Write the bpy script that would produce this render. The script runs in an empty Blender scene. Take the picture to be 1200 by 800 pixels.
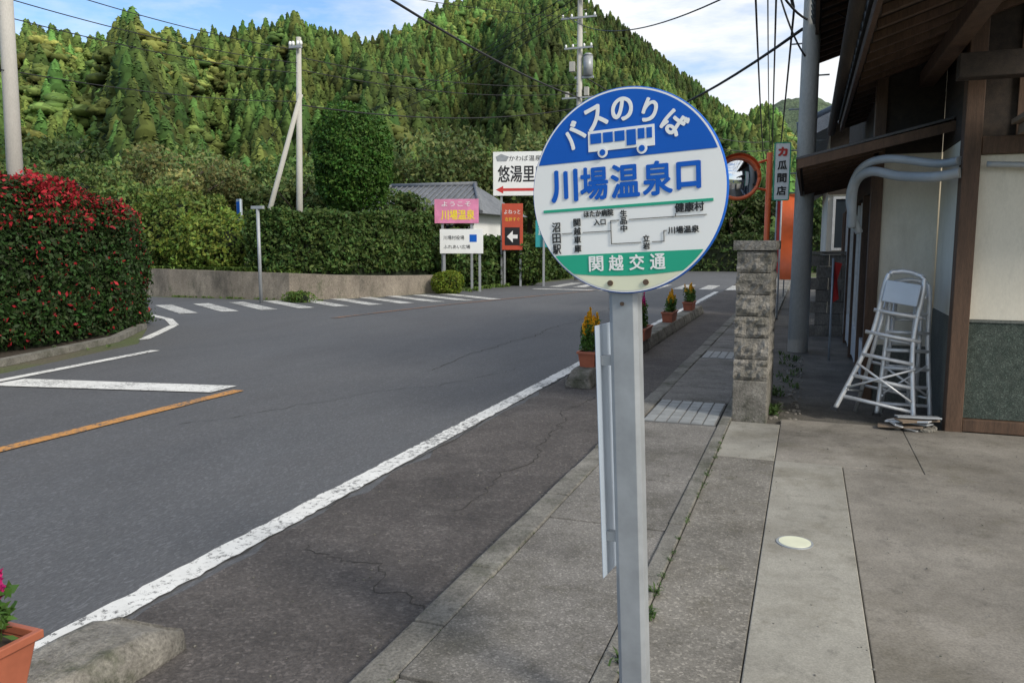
import bpy, bmesh, math, numpy as np
from mathutils import Vector, Matrix
rng=np.random.default_rng(7)
S=bpy.context.scene
COL=S.collection
rad=math.radians

# ---------------------------------------------------------------- materials
def newmat(name):
    m=bpy.data.materials.new(name); m.use_nodes=True
    nt=m.node_tree; b=nt.nodes['Principled BSDF']
    return m,nt,b
def ramp(nt,fac,stops):
    r=nt.nodes.new('ShaderNodeValToRGB'); nt.links.new(fac,r.inputs[0])
    e=r.color_ramp.elements
    while len(e)<len(stops): e.new(0.5)
    for i,(p,c) in enumerate(stops):
        e[i].position=p; e[i].color=(c[0],c[1],c[2],1) if not isinstance(c,(int,float)) else (c,c,c,1)
    return r.outputs[0]
def coords(nt,scale=(1,1,1)):
    tc=nt.nodes.new('ShaderNodeTexCoord'); mp=nt.nodes.new('ShaderNodeMapping')
    mp.inputs['Scale'].default_value=scale
    nt.links.new(tc.outputs['Object'],mp.inputs[0]); return mp.outputs[0]
def noise(nt,vec,scale,detail=5,rough=.6):
    n=nt.nodes.new('ShaderNodeTexNoise'); n.inputs['Scale'].default_value=scale
    n.inputs['Detail'].default_value=detail; n.inputs['Roughness'].default_value=rough
    nt.links.new(vec,n.inputs['Vector']); return n.outputs['Fac']
def mixc(nt,fac,a,b,mode='MIX'):
    m=nt.nodes.new('ShaderNodeMix'); m.data_type='RGBA'; m.blend_type=mode
    for i,v in ((0,fac),(6,a),(7,b)):
        if isinstance(v,(int,float)): m.inputs[i].default_value=v
        elif isinstance(v,tuple): m.inputs[i].default_value=(v[0],v[1],v[2],1)
        else: nt.links.new(v,m.inputs[i])
    return m.outputs[2]
def bump(nt,b,h,strength=.3,dist=.01):
    n=nt.nodes.new('ShaderNodeBump'); n.inputs['Strength'].default_value=strength; n.inputs['Distance'].default_value=dist
    nt.links.new(h,n.inputs['Height']); nt.links.new(n.outputs[0],b.inputs['Normal'])
def surf(name,c1,c2,scale=3,fine=60,rough=.85,bs=.3,bd=.005,stretch=(1,1,1),c3=None,metal=0,speck=.35,c3t=(.50,.64),c4=None,grit=0,gs=1.0,stain=0):
    m,nt,b=newmat(name); v=coords(nt,stretch)
    big=noise(nt,v,scale,6,.65); fn=noise(nt,v,fine,3,.7)
    col=ramp(nt,big,[(.3,c1),(.7,c2)])
    if c3:
        n3=noise(nt,v,scale*.35,6,.72); col=mixc(nt,ramp(nt,n3,[(c3t[0],0),(c3t[1],1)]),col,c3)
    if c4:
        n4=noise(nt,v,scale*1.9,7,.75); col=mixc(nt,ramp(nt,n4,[(.56,0),(.66,.8)]),col,c4)
    f2=ramp(nt,fn,[(.3,1-speck),(.7,1+speck)])
    col=mixc(nt,1.0,col,f2,'MULTIPLY')
    if stain:
        mp2=nt.nodes.new('ShaderNodeMapping'); mp2.inputs['Location'].default_value=(7.3,2.1,4.4); nt.links.new(v,mp2.inputs[0])
        s1=noise(nt,mp2.outputs[0],1.15,8,.7); s2=noise(nt,mp2.outputs[0],6.5,8,.8)
        col=mixc(nt,1.0,col,ramp(nt,s1,[(.34,1-stain),(.50,1.0),(.66,1+stain*.55)]),'MULTIPLY')
        col=mixc(nt,1.0,col,ramp(nt,s2,[(.36,1-stain*.9),(.46,1.0),(1,1.0)]),'MULTIPLY')
    if grit:
        vo=nt.nodes.new('ShaderNodeTexVoronoi'); vo.inputs['Scale'].default_value=grit; nt.links.new(v,vo.inputs['Vector'])
        sp=nt.nodes.new('ShaderNodeSeparateColor'); nt.links.new(vo.outputs['Color'],sp.inputs[0])
        col=mixc(nt,1.0,col,ramp(nt,sp.outputs[0],[(0,1-.28*gs),(.8,1+.05*gs),(1,1+.75*gs)]),'MULTIPLY')
    nt.links.new(col,b.inputs['Base Color']); b.inputs['Roughness'].default_value=rough; b.inputs['Metallic'].default_value=metal
    bump(nt,b,fn,bs,bd); return m
def plain(name,c,rough=.5,metal=0,var=.08,scale=8):
    m,nt,b=newmat(name); v=coords(nt); n=noise(nt,v,scale,5,.6)
    col=ramp(nt,n,[(.3,tuple(x*(1-var) for x in c)),(.7,tuple(min(1,x*(1+var)) for x in c))])
    nt.links.new(col,b.inputs['Base Color']); b.inputs['Roughness'].default_value=rough; b.inputs['Metallic'].default_value=metal
    return m
def leafmat(name,trans=.25,rough=.55):
    m,nt,b=newmat(name)
    a=nt.nodes.new('ShaderNodeAttribute'); a.attribute_name='Col'
    nt.links.new(a.outputs['Color'],b.inputs['Base Color']); b.inputs['Roughness'].default_value=rough
    b.inputs['Specular IOR Level'].default_value=.2
    if trans:
        t=nt.nodes.new('ShaderNodeBsdfTranslucent'); nt.links.new(a.outputs['Color'],t.inputs[0])
        mx=nt.nodes.new('ShaderNodeMixShader'); mx.inputs[0].default_value=trans
        nt.links.new(b.outputs[0],mx.inputs[1]); nt.links.new(t.outputs[0],mx.inputs[2])
        nt.links.new(mx.outputs[0],nt.nodes['Material Output'].inputs[0])
    return m

M={}
M['asphalt']=surf('asphalt',(.078,.081,.088),(.096,.099,.106),.45,140,.8,.5,.004,(1,.35,1),speck=.2,c3=(.084,.085,.090),grit=110,gs=.55,stain=.10)
M['asphalt2']=surf('asphalt_shoulder',(.068,.060,.057),(.104,.093,.088),2.2,70,.9,.9,.012,c3=(.060,.053,.051),speck=.35,c4=(.116,.106,.10),grit=70,gs=.7,stain=.22)
M['side']=surf('pavement_concrete',(.14,.130,.118),(.21,.198,.18),2.5,110,.9,.6,.004,c3=(.10,.093,.077),speck=.3,c4=(.115,.107,.087),grit=120,gs=.8,stain=.28)
M['lot_a']=surf('lot_dark',(.15,.138,.118),(.22,.205,.18),3,120,.9,.6,.004,c3=(.12,.108,.088),speck=.3,c4=(.13,.120,.092),grit=95,gs=.8,stain=.28)
M['lot_b']=surf('lot_light',(.235,.222,.19),(.325,.31,.268),2,120,.9,.35,.003,c3=(.18,.166,.132),speck=.2,c4=(.20,.185,.15),stain=.24)
M['lot_c']=surf('lot_mid',(.175,.158,.133),(.27,.248,.214),1.3,90,.9,.4,.004,c3=(.125,.111,.087),speck=.25,c4=(.155,.14,.108),stain=.30)
M['kerb']=surf('kerb_concrete',(.12,.113,.10),(.23,.22,.195),5,80,.9,.7,.006,c3=(.080,.081,.060),c4=(.09,.088,.07),stain=.3)
M['kerb_l']=surf('kerb_light',(.13,.12,.105),(.26,.245,.215),9,70,.9,.8,.01,c3=(.075,.078,.055),c4=(.09,.088,.065),stain=.25)
M['ground']=surf('soil_grass',(.06,.085,.025),(.10,.12,.045),.6,30,.95,.8,.03,c3=(.10,.085,.06))
M['yard']=surf('yard_dark_concrete',(.085,.078,.068),(.13,.12,.105),2.2,60,.9,.8,.008,c3=(.06,.056,.046),c4=(.07,.068,.05),stain=.3)
M['wallc']=surf('retaining_concrete',(.17,.145,.12),(.28,.245,.20),1.5,40,.9,.4,.01,(1,1,.5),c3=(.10,.09,.075),c4=(.09,.095,.06),stain=.3)
M['stone']=surf('split_stone',(.16,.15,.13),(.31,.29,.26),7,45,.95,1,.02,c3=(.11,.105,.085),speck=.4)
M['pole']=surf('concrete_pole',(.40,.39,.36),(.52,.50,.47),2,60,.8,.1,.002,(1,1,.3),speck=.1)
M['poledk']=surf('weathered_pole',(.36,.35,.32),(.48,.47,.43),2,60,.8,.1,.002,(1,1,.3),speck=.12)
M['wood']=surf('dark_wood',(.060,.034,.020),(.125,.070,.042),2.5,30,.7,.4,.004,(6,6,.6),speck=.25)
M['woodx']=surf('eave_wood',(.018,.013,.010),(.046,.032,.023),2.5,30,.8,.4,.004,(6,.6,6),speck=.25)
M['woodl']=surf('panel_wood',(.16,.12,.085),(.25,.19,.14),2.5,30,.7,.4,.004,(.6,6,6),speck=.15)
M['plaster']=surf('cream_plaster',(.62,.58,.48),(.74,.70,.60),1.2,80,.9,.15,.002,(1,1,.4),c3=(.50,.46,.36),speck=.05,stain=.08)
M['green_granite']=surf('green_roughcast',(.030,.046,.038),(.080,.10,.085),14,160,.85,1,.006,speck=.6,grit=120)
M['greyband']=surf('grey_skirting',(.10,.11,.10),(.16,.17,.155),3,60,.85,.3,.004)
M['tile']=surf('roof_tile',(.035,.037,.042),(.075,.078,.085),4,50,.5,.3,.004)
M['tilebl']=surf('roof_tile_blue',(.08,.10,.13),(.15,.17,.21),4,50,.5,.3,.004)
M['tilegr']=surf('roof_grey',(.10,.11,.125),(.18,.19,.21),3,20,.6,.3,.01)
M['alu']=plain('aluminium',(.68,.69,.70),.42,.45,.12,12)
M['galv']=plain('galvanised_steel',(.33,.35,.37),.5,.25,.14,9)
M['galvl']=plain('pale_plate',(.42,.49,.58),.5,.1,.08,5)
M['pvc']=plain('grey_pipe',(.34,.36,.37),.45,0,.1,6)
M['terra']=plain('terracotta_plastic',(.36,.11,.06),.55,0,.15,10)
M['soil']=plain('soil',(.04,.03,.02),.95,0,.3,30)
M['white']=plain('white_enamel',(.82,.83,.82),.4,0,.03,3)
M['blue']=plain('blue_enamel',(.006,.105,.50),.5,0,.06,3)
M['blue'].node_tree.nodes['Principled BSDF'].inputs['Specular IOR Level'].default_value=.25
M['green']=plain('green_enamel',(.012,.36,.22),.5,0,.05,3)
M['cream']=plain('cream_enamel',(.72,.73,.55),.4,0,.08,6)
M['black']=plain('black_paint',(.012,.012,.014),.4)
M['wire']=plain('wire_rubber',(.010,.010,.012),.6)
M['red']=plain('red_paint',(.55,.035,.03),.5)
M['orange']=plain('orange_paint',(.78,.15,.045),.4)
M['ored']=plain('orange_red_board',(.50,.075,.035),.5)
M['pink']=plain('pink_board',(.70,.24,.40),.5,0,.25,1.8)
M['yel']=plain('yellow_letter',(.85,.65,.05),.5)
M['teal']=plain('teal_board',(.03,.32,.34),.5)
M['bolt']=plain('rusty_bolt',(.12,.08,.055),.6,.4)
M['crack']=plain('crack_dirt',(.030,.028,.024),.95)
M['trunk']=surf('bark',(.05,.04,.03),(.10,.08,.06),6,40,.95,.8,.02,(1,1,.3))
M['leaf']=leafmat('leaves',.22); M['conif']=leafmat('conifer_foliage',0,.85)
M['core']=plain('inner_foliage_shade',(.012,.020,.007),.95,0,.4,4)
M['farhill']=surf('far_hill_forest',(.05,.08,.045),(.10,.14,.07),.05,.35,.95,1,3,speck=.6)
M['mirror']=plain('mirror_face',(.75,.78,.8),.05,1,.0,1)
def glassmat():
    m,nt,b=newmat('dark_window'); b.inputs['Base Color'].default_value=(.03,.04,.05,1)
    v=coords(nt); n=noise(nt,v,2,2); nt.links.new(ramp(nt,n,[(.4,.02),(.6,.09)]),b.inputs['Roughness']); return m
M['glass']=glassmat()
def paint(name,c,under,wear=.5):
    m,nt,b=newmat(name); v=coords(nt); n=noise(nt,v,26,8,.8); n2=noise(nt,v,1.7,3)
    s=nt.nodes.new('ShaderNodeMath'); s.operation='MULTIPLY_ADD'; nt.links.new(n2,s.inputs[0]); s.inputs[1].default_value=.35; nt.links.new(n,s.inputs[2])
    w=ramp(nt,s.outputs[0],[(wear,0),(wear+.07,1)])
    d=noise(nt,v,5,5); cc=ramp(nt,d,[(.3,tuple(x*.78 for x in c)),(.7,c)])
    nt.links.new(mixc(nt,w,under,cc),b.inputs['Base Color']); b.inputs['Roughness'].default_value=.8
    bump(nt,b,n,.3,.003); return m
M['pw']=paint('white_road_paint',(.74,.74,.72),(.13,.13,.13),.575)
M['pwf']=paint('worn_white_paint',(.58,.58,.56),(.13,.13,.13),.61)
M['po']=paint('orange_road_paint',(.55,.26,.07),(.10,.092,.085),.60)
M['pof']=paint('worn_orange_paint',(.32,.15,.07),(.095,.095,.098),.66)

# ---------------------------------------------------------------- mesh helpers
def link(o,parent=None):
    COL.objects.link(o)
    if parent: o.parent=parent
    return o
def empty(name,loc=(0,0,0),rot=(0,0,0)):
    e=bpy.data.objects.new(name,None); e.empty_display_size=.2; e.location=loc; e.rotation_euler=rot; COL.objects.link(e); return e
def pyd(name,V,F,mat,parent=None,smooth=False,bevel=0,bseg=2):
    me=bpy.data.meshes.new(name); me.from_pydata([tuple(v) for v in V],[],[tuple(f) for f in F]); me.update()
    bm=bmesh.new(); bm.from_mesh(me); bmesh.ops.recalc_face_normals(bm,faces=bm.faces); bm.to_mesh(me); bm.free()
    me.materials.append(mat)
    if smooth:
        for p in me.polygons: p.use_smooth=True
    o=bpy.data.objects.new(name,me); link(o,parent)
    if bevel:
        b=o.modifiers.new('b','BEVEL'); b.width=bevel; b.segments=bseg; b.limit_method='ANGLE'
    return o
BF=[(0,1,2,3),(4,7,6,5),(0,4,5,1),(1,5,6,2),(2,6,7,3),(3,7,4,0)]
def box(name,x0,x1,y0,y1,z0,z1,mat,parent=None,bevel=0):
    V=[(x0,y0,z0),(x1,y0,z0),(x1,y1,z0),(x0,y1,z0),(x0,y0,z1),(x1,y0,z1),(x1,y1,z1),(x0,y1,z1)]
    return pyd(name,V,BF,mat,parent,bevel=bevel)
def boxes(name,L,mat,parent=None,bevel=0):
    V=[];F=[]
    for x0,x1,y0,y1,z0,z1 in L:
        k=len(V); V+=[(x0,y0,z0),(x1,y0,z0),(x1,y1,z0),(x0,y1,z0),(x0,y0,z1),(x1,y0,z1),(x1,y1,z1),(x0,y1,z1)]
        F+=[tuple(i+k for i in f) for f in BF]
    return pyd(name,V,F,mat,parent,bevel=bevel)
def tubes(name,paths,mat,parent=None,n=12,smooth=True):
    V=[];F=[]
    for pts,rs in paths:
        pts=[Vector(p) for p in pts]
        if isinstance(rs,(int,float)): rs=[rs]*len(pts)
        k0=len(V)
        for i,p in enumerate(pts):
            d=(pts[min(i+1,len(pts)-1)]-pts[max(i-1,0)]).normalized()
            up=Vector((0,0,1)) if abs(d.z)<.9 else Vector((0,1,0))
            a=d.cross(up).normalized(); b=a.cross(d)
            for j in range(n):
                t=2*math.pi*j/n; V.append(p+(a*math.cos(t)+b*math.sin(t))*rs[i])
        for i in range(len(pts)-1):
            for j in range(n):
                F.append((k0+i*n+j,k0+i*n+(j+1)%n,k0+(i+1)*n+(j+1)%n,k0+(i+1)*n+j))
        F.append(tuple(k0+j for j in range(n))); F.append(tuple(k0+(len(pts)-1)*n+j for j in range(n)))
    o=pyd(name,V,F,mat,parent)
    if smooth:
        for p in o.data.polygons: p.use_smooth=len(p.vertices)==4
    return o
def sheet(name,pts,z,mat,parent=None):
    return pyd(name,[(x,y,z) for x,y in pts],[tuple(range(len(pts)))],mat,parent)
def bigmesh(name,V,F,C,mat,parent=None):
    V=np.asarray(V,np.float32); F=np.asarray(F,np.int32); k=F.shape[1]; n=len(F)
    me=bpy.data.meshes.new(name); me.vertices.add(len(V)); me.vertices.foreach_set('co',V.ravel())
    me.loops.add(n*k); me.loops.foreach_set('vertex_index',F.ravel())
    me.polygons.add(n); me.polygons.foreach_set('loop_start',np.arange(0,n*k,k,dtype=np.int32))
    me.update(calc_edges=True)
    a=me.attributes.new('Col','FLOAT_COLOR','FACE')
    c=np.ones((n,4),np.float32); c[:,:3]=C; a.data.foreach_set('color',c.ravel())
    me.materials.append(mat); o=bpy.data.objects.new(name,me); link(o,parent); return o
def unit(a): return a/np.maximum(np.linalg.norm(a,axis=1,keepdims=True),1e-9)
def leafquads(P,size,normal=None,bias=1.0,aspect=.5):
    n=len(P); nn=unit(rng.normal(size=(n,3)))
    if normal is not None: nn=unit(nn+normal*bias)
    a=unit(np.cross(nn,rng.normal(size=(n,3)))); b=np.cross(nn,a)
    s=(size*rng.uniform(.6,1.3,n))[:,None]
    V=np.stack([P-a*s,P+b*s*aspect+a*s*.1,P+a*s,P-b*s*aspect+a*s*.1],1).reshape(-1,3)
    F=np.arange(4*n).reshape(n,4); return V,F
def lump(P,f=1.0):
    x,y,z=P[:,0]*f,P[:,1]*f,P[:,2]*f
    return (np.sin(1.7*x+2.1*y+.5)+np.sin(2.9*y-1.3*z+1.1)+np.sin(3.7*z+1.9*x)+.6*np.sin(5.3*x-4.1*y+3.1*z)+.5*np.sin(8.1*y+6.7*x+5*z))/4.1
def cols(base,n,var=.25,hue=.1):
    c=np.tile(np.array(base,float),(n,1)); c*=rng.uniform(1-var,1+var,(n,1)); c[:,0]*=rng.uniform(1-hue,1+hue*2,n); return c

# ---------------------------------------------------------------- world / light
w=bpy.data.worlds.new('World'); S.world=w; w.use_nodes=True; nt=w.node_tree
bg=nt.nodes['Background']
sky=nt.nodes.new('ShaderNodeTexSky'); sky.sky_type='NISHITA'; sky.sun_disc=False
SD=Vector((.82,-.38,.62)).normalized()
sky.sun_elevation=math.asin(SD.z); sky.sun_rotation=math.atan2(SD.x,SD.y); sky.air_density=1.0; sky.dust_density=.5; sky.ozone_density=1.8
tc=nt.nodes.new('ShaderNodeTexCoord'); mp=nt.nodes.new('ShaderNodeMapping'); mp.inputs['Scale'].default_value=(1.2,1.9,5.2); mp.inputs['Rotation'].default_value=(0,0,.5)
nt.links.new(tc.outputs['Generated'],mp.inputs[0])
n1=noise(nt,mp.outputs[0],2.6,7,.6)
dot=nt.nodes.new('ShaderNodeVectorMath'); dot.operation='DOT_PRODUCT'; nt.links.new(tc.outputs['Generated'],dot.inputs[0]); dot.inputs[1].default_value=(.95,.10,.1)
ma=nt.nodes.new('ShaderNodeMath'); ma.operation='MULTIPLY_ADD'; nt.links.new(dot.outputs['Value'],ma.inputs[0]); ma.inputs[1].default_value=.44; nt.links.new(n1,ma.inputs[2])
mask=ramp(nt,ma.outputs[0],[(.23,0),(.35,.34),(.51,1)])
skyc=mixc(nt,mask,mixc(nt,1.0,sky.outputs[0],(.98,1.12,1.25),'MULTIPLY'),(6.8,7.0,7.2))
nt.links.new(skyc,bg.inputs[0]); bg.inputs[1].default_value=.150
sl=bpy.data.lights.new('sun','SUN'); sl.energy=3.1; sl.angle=rad(12); sl.color=(1,.93,.81)
so=bpy.data.objects.new('sun',sl); COL.objects.link(so); so.rotation_euler=SD.to_track_quat('Z','Y').to_euler(); so.location=(20,-10,30)

# ---------------------------------------------------------------- camera
cd=bpy.data.cameras.new('camera'); cam=bpy.data.objects.new('camera',cd); COL.objects.link(cam)
cd.lens=28; cd.sensor_width=36; cd.clip_end=3000; cd.clip_start=.05
cam.location=(0,0,1.6); cam.rotation_euler=(rad(90-7.03),0,rad(20.26)); S.camera=cam

# ---------------------------------------------------------------- ground & roads
sheet('ground',[(-900,-900),(900,-900),(900,900),(-900,900)],-.004,M['ground'])
road=sheet('road',[(-1.5,-8),(-1.5,62),(-9,62),(-9.6,36),(-10.3,30),(-11.0,24),(-12,20.6),(-13.5,18.7),(-18,18.7),(-40,20.7),(-40,14.8),(-18,14.3),(-14,13.2),(-11.6,11.6),(-10,9.8),(-9.3,7),(-9.15,-8)],.002,M['asphalt'])
pts=[(-1.5,-6)]+[(-1.5,y) for y in (0,10,20,40)]
L=[]
y=40
while y>-6:
    L.append((-2.62+rng.normal()*.03-(.02 if y<9 else 0),y)); y-=.22
sheet('road_shoulder',pts+L,.006,M['asphalt2'])
mk=empty('road_markings')
def strip(name,P,wd,z,mat,par=None,rough=0):
    V=[];F=[]
    for i,(x,y) in enumerate(P):
        a=Vector(P[max(i-1,0)]); b=Vector(P[min(i+1,len(P)-1)]); d=(b-a).normalized(); n=Vector((-d.y,d.x))*wd/2
        r1,r2=(rng.normal(0,rough),rng.normal(0,rough)) if rough else (0,0)
        V+=[(x+n.x*(1+r1),y+n.y*(1+r1),z),(x-n.x*(1+r2),y-n.y*(1+r2),z)]
    for i in range(len(P)-1): F.append((2*i,2*i+1,2*i+3,2*i+2))
    return pyd(name,V,F,mat,par or mk)
strip('edge_line',[(-2.77,-2+i*.06) for i in range(484)],.155,.011,M['pw'],rough=.07)
strip('centre_line',[(-5.86+(.1*max(0,(-2+i*.15)-3)/4),-2+i*.15) for i in range(61)],.14,.011,M['po'],rough=.05)
strip('centre_line_far',[(-9.5,14.6),(-9.2,16.5),(-8.7,19.2),(-7.8,22.5),(-6.6,27)],.13,.011,M['pof'])
strip('edge_line_left',[(-8.72,-2),(-8.75,6.2),(-9.1,9.24)],.15,.011,M['pw'])
strip('corner_line',[(-10.3,10.2),(-11.0,11.35),(-11.6,12.3),(-12.6,13.2),(-14.0,14.0),(-16,14.7),(-19,15.1)],.16,.011,M['pw'])
pyd('stop_line',[(-8.62,6.25,.013),(-5.95,6.78,.013),(-5.95,7.2,.013),(-8.62,6.72,.013)],[(0,1,2,3)],M['pw'],mk)
V=[];F=[]
d=Vector((.59,.81)); e=Vector((-.81,.59))
for i in range(10):
    c=Vector((-14.5,15.4))+d*(i*.92)
    k=len(V)
    for a,b in ((-.2,-1.6),(.2,-1.6),(.2,1.4),(-.2,1.4)):
        q=c+d*a+e*b; V.append((q.x,q.y,.011))
    F.append((k,k+1,k+2,k+3))
pyd('crosswalk_side',V,F,M['pwf'],mk)
V=[];F=[]
for i in range(8):
    x=-8.9+i*.9; k=len(V); V+=[(x,28,.011),(x+.45,28,.011),(x+.45,31,.011),(x,31,.011)]; F.append((k,k+1,k+2,k+3))
V+=[(-9.0,26.3,.011),(-5.6,26.3,.011),(-5.6,26.75,.011),(-9,26.75,.011)]; k=len(V)-4; F.append((k,k+1,k+2,k+3))
pyd('crosswalk_main',V,F,M['pwf'],mk)
pv=empty('pavement')
L=[];y=-2
while y<44:
    L.append((-1.47,-1.325,y+.003,y+.597,-.05,.055+rng.normal()*.003)); y+=.6
boxes('kerb_stones',L,M['kerb'],pv,.010)
L=[];y=-2.1
segs=[]
while y<44:
    y1=y+.9
    if not (y<7.87 and y1>6.85) and not (y<11.7 and y1>11.0):
        L.append((-1.321,-.664,y+.003,y1-.003,-.05,.050+rng.normal()*.0025))
    else: segs.append((y,y1))
    y=y1
for a,b in segs:
    for p,q in ((6.85,7.87),(11.0,11.7)):
        if a<p<b: L.append((-1.321,-.664,a+.003,p-.01,-.05,.05))
        if a<q<b: L.append((-1.321,-.664,q+.01,b-.003,-.05,.05))
boxes('slabs',L,M['side'],pv,.005)
box('bedding',-1.46,-.58,-2,44,-.05,.038,M['crack'],pv)
L=[];y=-2
while y<44:
    L.append((-.66,-.575,y+.003,y+.897,-.05,.062+rng.normal()*.003)); y+=.9
boxes('inner_edging',L,M['kerb'],pv,.008)
M['coverp']=plain('cover_plate',(.25,.26,.26),.65,.05,.22,6); M['coverd']=plain('cover_plate_gap',(.13,.13,.13),.7)
def cover(name,y0,y1):
    L=[]
    nx=6; ny=max(3,int((y1-y0)/.13)); dx=.62/nx; dy=(y1-y0-.02)/ny
    for i in range(nx):
        for j in range(ny):
            x=-1.305+i*dx; yy=y0+.01+j*dy; L.append((x+.006,x+dx-.006,yy+.006,yy+dy-.006,.045,.056))
    e=empty(name); boxes('studs',L,M['coverp'],e,.002); box('plate',-1.31,-.68,y0+.005,y1-.005,-.02,.048,M['coverd'],e)
cover('drain_cover',6.86,7.86); cover('drain_cover',11.0,11.7)
lot=empty('concrete_lot')
def slab(name,x0,x1,y0,y1,z,mat): return box(name,x0,x1,y0,y1,-.06,z,mat,lot,.005)
slab('strip_aggregate',-.571,-.163,-2,5.885,.050,M['lot_a'])
slab('strip_light',-.158,.288,-2,5.885,.053,M['lot_b'])
slab('apron_main',.293,6,-2,5.885,.047,M['lot_c'])
slab('apron_edge',-.571,-.163,5.892,7.1,.052,M['lot_b'])
slab('apron_front',-.158,.803,5.892,7.35,.050,M['lot_c'])
slab('apron_right',.808,6,5.892,7.35,.048,M['lot_c'])
box('joint_fill',-.57,5.9,-1.9,7.0,-.05,.040,M['crack'],lot)
sheet('side_yard',[(-.57,7.1),(6,7.1),(6,40),(-.57,40)],.014,M['yard'])
def crack(p0,p1,z,wd,j,name,n=40):
    P=[];a=Vector(p0);b=Vector(p1);off=0
    nn=Vector((-(b-a).y,(b-a).x)).normalized()
    for i in range(n+1):
        off+=rng.normal()*j; off*=.94; q=a.lerp(b,i/n)+nn*off; P.append((q.x,q.y))
    return strip(name,P,wd,z,M['crack'],ck,.5)
ck=empty('pavement_cracks')
crack((-1.49,2.9),(-2.3,3.6),.0085,.005,.03,'crack'); crack((-1.95,4.2),(-2.1,8.0),.0085,.007,.03,'crack',70)
crack((-2.68,4.0),(-2.66,9.5),.0085,.010,.008,'crack',90); crack((-2.70,1.2),(-2.68,4.0),.0085,.008,.008,'crack',60)
crack((-5.2,5.5),(-3.4,9.5),.0045,.006,.04,'crack',70)
crack((-4.4,9.0),(-4.5,20),.0045,.012,.03,'crack',90)
crack((.30,2.9),(2.4,3.3),.050,.004,.02,'crack',50); crack((1.4,3.2),(1.55,5.87),.050,.003,.02,'crack',50)
crack((-.15,2.6),(.28,2.75),.0562,.003,.012,'crack',20)
lid=empty('water_meter_lid')
tubes('rim',[([(0,4.25,.05),(0,4.25,.058)],.092)],M['galv'],lid,28)
tubes('disc',[([(0,4.25,.05),(0,4.25,.0605)],.08)],M['cream'],lid,28)
def rocks(name,pts,mat,parent=None):
    V=[];F=[]
    ico=bmesh.new(); bmesh.ops.create_icosphere(ico,subdivisions=1,radius=1); bv=[v.co.copy() for v in ico.verts]; bf=[[v.index for v in f.verts] for f in ico.faces]; ico.free()
    for (x,y,z,s) in pts:
        k=len(V); sc=rng.uniform(.6,1.2,3)*s
        for v in bv: V.append((x+v.x*sc[0]*rng.uniform(.8,1.15),y+v.y*sc[1],z+v.z*sc[2]*.7))
        F+=[tuple(i+k for i in f) for f in bf]
    return pyd(name,V,F,mat,parent)
rocks('rubble',[(rng.uniform(-.26,.0),rng.uniform(7.3,12),.02,rng.uniform(.008,.03)) for _ in range(110)],M['stone'])
rocks('gravel',[(rng.choice([-1.5+rng.normal()*.05,-2.0+rng.normal()*.3]),rng.uniform(1,12),.008,rng.uniform(.003,.008)) for _ in range(450)]+[(rng.uniform(-.5,2),rng.uniform(1.8,7),.054,rng.uniform(.002,.006)) for _ in range(260)],M['kerb'])

def kerbrow(name,x0,x1,y0,y1,h=.15,unit_len=.6):
    e=empty(name); y=y0; i=0
    while y<y1-.05:
        b=min(y+unit_len,y1)
        bm=bmesh.new(); bmesh.ops.create_cube(bm,size=1)
        bmesh.ops.subdivide_edges(bm,edges=bm.edges[:],cuts=9,use_grid_fill=True)
        for v in bm.verts:
            px=v.co.x; tz=v.co.z+.5
            wx=1-.28*tz**2
            yy=v.co.y
            endr=1-.5*tz**3*(max(0,abs(yy)-.35)/.15)**2*(1 if (i==0 and yy<0) or (b>=y1-.01 and yy>0) else .12)
            v.co=Vector(((x0+x1)/2+px*(x1-x0)*wx,(y+b)/2+yy*(b-y-.012),tz*h*endr))
            l=lump(np.array([[v.co.x*9,v.co.y*9,v.co.z*9]]))[0]+.5*lump(np.array([[v.co.x*31,v.co.y*31,v.co.z*31]]))[0]
            v.co+=Vector((l*.008,l*.004,l*.007))
        me=bpy.data.meshes.new('kerb_unit'); bm.to_mesh(me); bm.free(); me.materials.append(M['kerb_l'])
        for p in me.polygons: p.use_smooth=True
        link(bpy.data.objects.new('kerb_unit_%d'%i,me),e); y=b; i+=1
    return e
kerbrow('kerb_block',-2.62,-2.24,.9,2.36,.14,1.46)
kerbrow('kerb_block',-2.48,-2.18,8.4,18.6,.19,1.2)

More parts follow.
